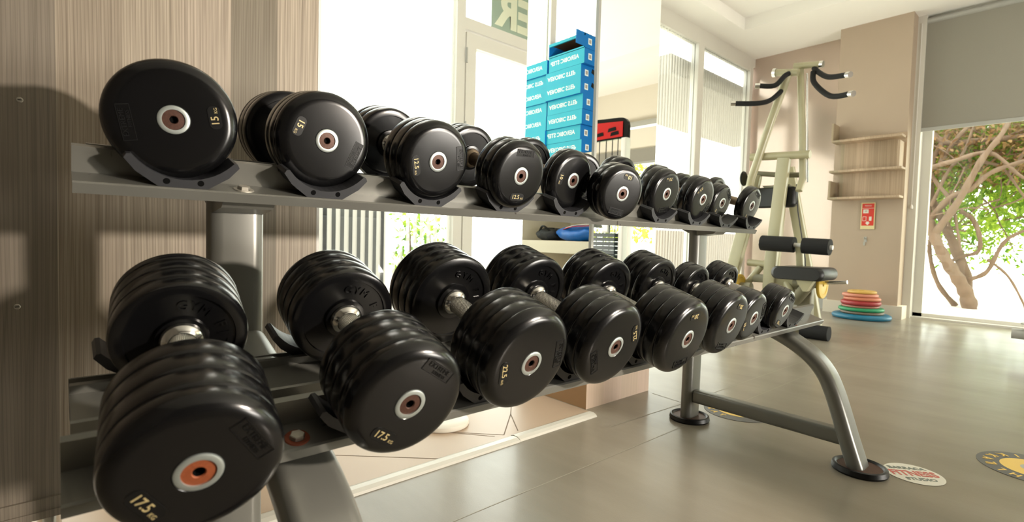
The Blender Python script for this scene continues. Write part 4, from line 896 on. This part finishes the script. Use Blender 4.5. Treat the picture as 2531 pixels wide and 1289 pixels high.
obj('body', blob((.50, 2.68, .738), (.15, .10, .048), seed=5), M['bag_dark'], bg, True)
m = MB(); m.tube(spline([(.60, 2.62, .76), (.62, 2.68, .80), (.60, 2.74, .76)], 5), .008, 8); obj('handle', m, M['black'], bg, True)

# ================================================================== CABLE MACHINE BEHIND THE CAMERA (seen in the column mirror)
cm = empty('cable_machine', (4.85, -.85, 0), label='white framed cable machine with red and black header seen in the column mirror', cat='gym machine')
def cpt(n, mb, mt, **k): return obj(n, mb, M[mt], cm, True, **k)
hy0, hy1, DZ = -1.50, -0.80, -.10
pts = [(hy0, 1.98 + DZ), (hy1, 1.98 + DZ)]
arc = [(hy1, 2.02 + DZ)] + [(hy1 - .12 + .12 * math.cos(a), 2.12 + DZ + .10 * math.sin(a)) for a in (0, .4, .8, 1.2, PI / 2)] + [(hy0 + .12, 2.25 + DZ), (hy0, 2.12 + DZ)]
m = MB(); m.prism([(hy0, 1.98 + DZ), (hy1, 1.98 + DZ)] + arc, 4.83, 4.87, 'YZ'); cpt('header', m, 'black')
m = MB(); m.prism([(hy0 + .03, 2.0 + DZ), (hy1 - .07, 2.0 + DZ), (hy1 - .07, 2.17 + DZ), (hy0 + .05, 2.21 + DZ)], 4.875, 4.88, 'YZ'); m.prism([(hy0 + .03, 2.0 + DZ), (hy1 - .07, 2.0 + DZ), (hy1 - .07, 2.17 + DZ), (hy0 + .05, 2.21 + DZ)], 4.82, 4.825, 'YZ'); cpt('header_print', m, 'red')
m = MB()
for y, z in ((-1.2, 1.93), (-1.02, 1.97), (-.98, 1.92), (-1.30, 2.0)): m.prism([(y - .06, z), (y + .06, z + .01), (y + .05, z + .05), (y - .05, z + .04)], 4.815, 4.819, 'YZ')
cpt('header_logo', m, 'black')
for y in (-.84, -1.46): cpt('upright', MB().sweep([(4.85, y, 0), (4.85, y, 1.98 + DZ)], rrect(.07, .09, .01, 3), (0, 1, 0)), 'white')
cpt('base_beam', MB().sweep([(4.85, -.70, .03), (4.85, -1.55, .03)], rrect(.07, .06, .01, 3), (0, 0, 1)), 'white')
for y in (-.95, -1.03, -1.12, -1.22): cpt('guide_rod', MB().tube([(4.85, y, .1), (4.85, y, 1.98 + DZ)], .006, 8), 'dark_grey')
for i in range(14):
    m = MB(); m.box((4.78, -1.28, .10 + i * .05), (4.92, -.90, .146 + i * .05)); cpt('weight_block', m, 'step_dark', bevel=.004)
m = MB(); m.box((4.82, -1.12, .80), (4.88, -1.04, .93)); cpt('selector_block', m, 'white')

# ================================================================== OUTSIDE
def leaves(mb, n, box, size, seed, mi=0, holes=None):
    rnd = random.Random(seed); (x0, y0, z0_), (x1, y1, z1_) = box
    k = 0
    while k < n:
        x, y, z_ = rnd.uniform(x0, x1), rnd.uniform(y0, y1), rnd.uniform(z0_, z1_)
        if holes and not holes(x, y, z_, rnd): continue
        s = size * rnd.uniform(.6, 1.4)
        e_ = Euler((rnd.uniform(-1.2, 1.2), rnd.uniform(-1.2, 1.2), rnd.uniform(0, 6.28))).to_matrix()
        q = [Vector((-s, 0, 0)), Vector((-.25 * s, .42 * s, .08 * s)), Vector((.5 * s, .3 * s, 0)), Vector((s, 0, -.12 * s)), Vector((.5 * s, -.3 * s, 0)), Vector((-.25 * s, -.42 * s, .08 * s))]
        mb.add([(x, y, z_) + 0 * Vector((0, 0, 0)) if False else tuple(Vector((x, y, z_)) + e_ @ v) for v in q], [(0, 1, 2, 3, 4, 5)], mi=mi); k += 1
    return mb
tr = empty('tree', (9.0, 1.05, -.06), label='old twisting tree with tangled branches and sunlit leaves outside the right window', cat='tree')
m = MB()
def branch(pts, r0, r1):
    P = spline(pts, 6); n = len(P)
    for i in range(n - 1):
        pass
    # tapered sweep
    rings = []; up = Vector((1, 0, 0)); k = 10
    vs = []; fs = []
    for i, p in enumerate(P):
        t = (P[min(i + 1, n - 1)] - P[max(i - 1, 0)]).normalized(); u = up - t * up.dot(t); u.normalize(); v = t.cross(u); up = u
        r = r0 + (r1 - r0) * i / (n - 1); r *= 1 + .12 * math.sin(i * 1.7)
        vs += [p + (u * math.cos(2 * PI * j / k) + v * math.sin(2 * PI * j / k)) * r for j in range(k)]
    for i in range(n - 1):
        for j in range(k): fs.append((i * k + j, i * k + (j + 1) % k, (i + 1) * k + (j + 1) % k, (i + 1) * k + j))
    m.add(vs, fs, True); m.add(vs[:k], [tuple(range(k))]); m.add(vs[-k:], [tuple(range(k))])
BR = [([(9, 1.03, -.15), (9, 1.06, .08), (8.95, 1.16, .32), (8.9, 1.30, .58), (8.95, 1.445, .91), (9, 1.548, 1.24), (9.05, 1.562, 1.52), (9.1, 1.54, 1.91), (9.1, 1.38, 2.3)], .09, .03),
      ([(9.05, 1.06, .0), (9.15, 1.15, .48), (9.2, 1.36, 1.02), (9.2, 1.54, 1.47), (9.3, 1.6, 2.1)], .08, .03),
      ([(9, 1.5, 1.13), (8.95, 1.30, 1.40), (8.9, 1.10, 1.50), (8.9, .91, 1.70), (8.9, .62, 1.82), (8.9, .3, 1.9)], .045, .018),
      ([(8.95, 1.445, .91), (8.9, 1.21, 1.34), (8.85, 1.0, 1.86), (8.9, .82, 2.2), (9, .7, 2.6)], .05, .02),
      ([(9.1, 1.207, 1.235), (9.1, 1.08, 1.126), (9.1, 1.0, .914), (9.1, 1.0, .70), (9.1, 1.177, .615), (9.1, 1.3, .53)], .03, .02),
      ([(9, 1.06, .326), (9, .89, .444), (9, .756, .81), (9, .577, .97), (9, .3, 1.1)], .03, .015),
      ([(9, 1.303, 1.508), (9, 1.217, 1.02), (9, 1.16, .70)], .02, .014), ([(9.1, 1.556, 2.30), (9.1, 1.377, 2.165), (9.1, 1.13, 2.16), (9.1, .637, 2.17), (9.1, .2, 2.3)], .045, .02),
      ([(8.9, 1.576, 1.80), (8.9, 1.28, 1.885), (8.9, .925, 1.955), (8.9, .61, 1.62), (8.9, .3, 1.5)], .035, .014), ([(9, .897, .60), (9, .70, .405), (9, .556, .11), (9, .5, -.06)], .018, .010),
      ([(9.2, 1.2, -.06), (9.2, 1.41, .24), (9.2, 1.521, .684), (9.15, 1.5, 1.13)], .035, .02), ([(9.1, 1.45, 1.9), (9.0, 1.2, 2.3), (9, .9, 2.45), (9, .4, 2.5)], .03, .015),
      ([(9, 1.5, 1.3), (9, 1.35, 1.75), (9, 1.2, 2.0), (9, 1.1, 2.4)], .025, .012), ([(9, 1.0, 1.86), (9, .8, 1.75), (9, .6, 1.4), (9, .45, 1.2)], .02, .01),
      ([(9, 1.3, 1.4), (9, 1.5, 1.7), (9, 1.65, 2.2)], .03, .015), ([(9, .75, 1.7), (9, .6, 2.0), (9, .5, 2.4)], .02, .01)]
for p_, a_, b_2 in BR: branch(p_, a_, b_2)
rb = random.Random(5)
for i in range(34):      # thin tangled twigs
    y0_, z0_ = rb.uniform(.2, 1.7), rb.uniform(.9, 2.4); a_ = rb.uniform(0, 6.28); P_ = [(9 + rb.uniform(-.1, .4), y0_, z0_)]
    for k in range(4): a_ += rb.uniform(-.6, .6); P_.append((P_[-1][0] + rb.uniform(-.05, .05), P_[-1][1] + .2 * math.cos(a_), P_[-1][2] + .2 * math.sin(a_)))
    branch(P_, .012, .005)
obj('branches', m, M['bark'], tr, True)
def hol(x, y, z_, rnd):
    d_ = math.sin(y * 6.1 + 1.3) * math.sin(z_ * 5.3 + x) + .35 * math.sin(y * 17 + z_ * 13)
    lowk = min(1, max(0, (z_ - .35) / .9))
    return rnd.random() < max(0.02, lowk * (.62 + .5 * d_))
lm = leaves(MB(), 15000, ((9.2, -.3, .4), (10.4, 2.4, 2.6)), .033, 11, holes=hol)
lm2 = leaves(MB(), 11000, ((8.9, -.2, 1.55), (10.2, 2.3, 3.0)), .034, 12, holes=lambda x, y, z_, rnd: rnd.random() < (z_ - 1.4) / .9)
leaves(lm, 3500, ((10.6, -.5, .9), (11.2, 3.0, 2.5)), .075, 14, holes=lambda x, y, z_, rnd: rnd.random() < (z_ - .7) / 1.0)
leaves(lm2, 6000, ((10.6, -.5, 1.7), (11.2, 3.0, 3.6)), .08, 15, holes=lambda x, y, z_, rnd: rnd.random() < (z_ - 1.4) / .8)
obj('foliage', lm, M['leaf'], tr, True, kind='stuff'); obj('dry_foliage', lm2, M['leaf_dry'], tr, True, kind='stuff')
tr2 = empty('tree', (9.5, -3.2, -.06), label='yellow green tree outside the windows seen small in the column mirror', cat='tree')
m = MB(); branch([(9.5, -3.2, -.06), (9.5, -3.15, 1.0), (9.6, -3.3, 2.2)], .12, .05); obj('trunk', m, M['bark'], tr2, True)
obj('foliage', leaves(MB(), 5000, ((8.8, -5.0, .7), (10.4, -2.3, 3.0)), .055, 21), M['leaf_yellow'], tr2, True, kind='stuff')
# things outside the shopfront
m = MB(); m.box((4.9, YS + .12, 2.52), (9.5, YS + 1.6, 2.72))
solo('canopy', m, M['dim_plaster'], (6.4, YS + .8, 2.42), label='flat grey canopy over the pavement outside the striped glass', cat='canopy')
for i, (x, y, w_, h_, lb) in enumerate(((2.52, 4.35, .14, 1.1, 'thin green bush outside the striped shopfront glass'), (2.85, 4.5, .14, .9, 'second thin green bush outside nearer the glass door'))):
    b_ = empty('bush', (x, y, -.06), label=lb, cat='bush', group='bushes outside the shopfront')
    m = MB(); branch([(x, y, -.06), (x + .02, y, .4), (x, y, h_ * .8)], .015, .008); obj('stem', m, M['bark'], b_, True)
    obj('foliage', leaves(MB(), 260, ((x - w_, y - w_, .1), (x + w_, y + w_, h_)), .035, 31 + i), M['leaf'], b_, True, kind='stuff')
m = MB(); m.box((1.2, 4.2, -.06), (2.2, 4.7, .97)); m.box((1.25, 4.17, .1), (1.68, 4.2, .85)); m.box((1.74, 4.17, .1), (2.15, 4.2, .85))
solo('outdoor_cabinet', m, M['dark_grey'], (1.7, 4.45, -.06), label='dark grey cabinet standing outside behind the striped glass', cat='cabinet', bevel=.01)
m = MB()
m.box((7.7, 4.9, -.06), (11.2, 5.0, .92))
for i in range(29): m.box((7.7 + i * .12, 4.88, 0), (7.8 + i * .12, 4.9, .90))
solo('garden_fence', m, M['brown_clad'], (9.4, 4.95, -.06), label='brown board fence outside behind the striped shopfront glass', cat='fence')
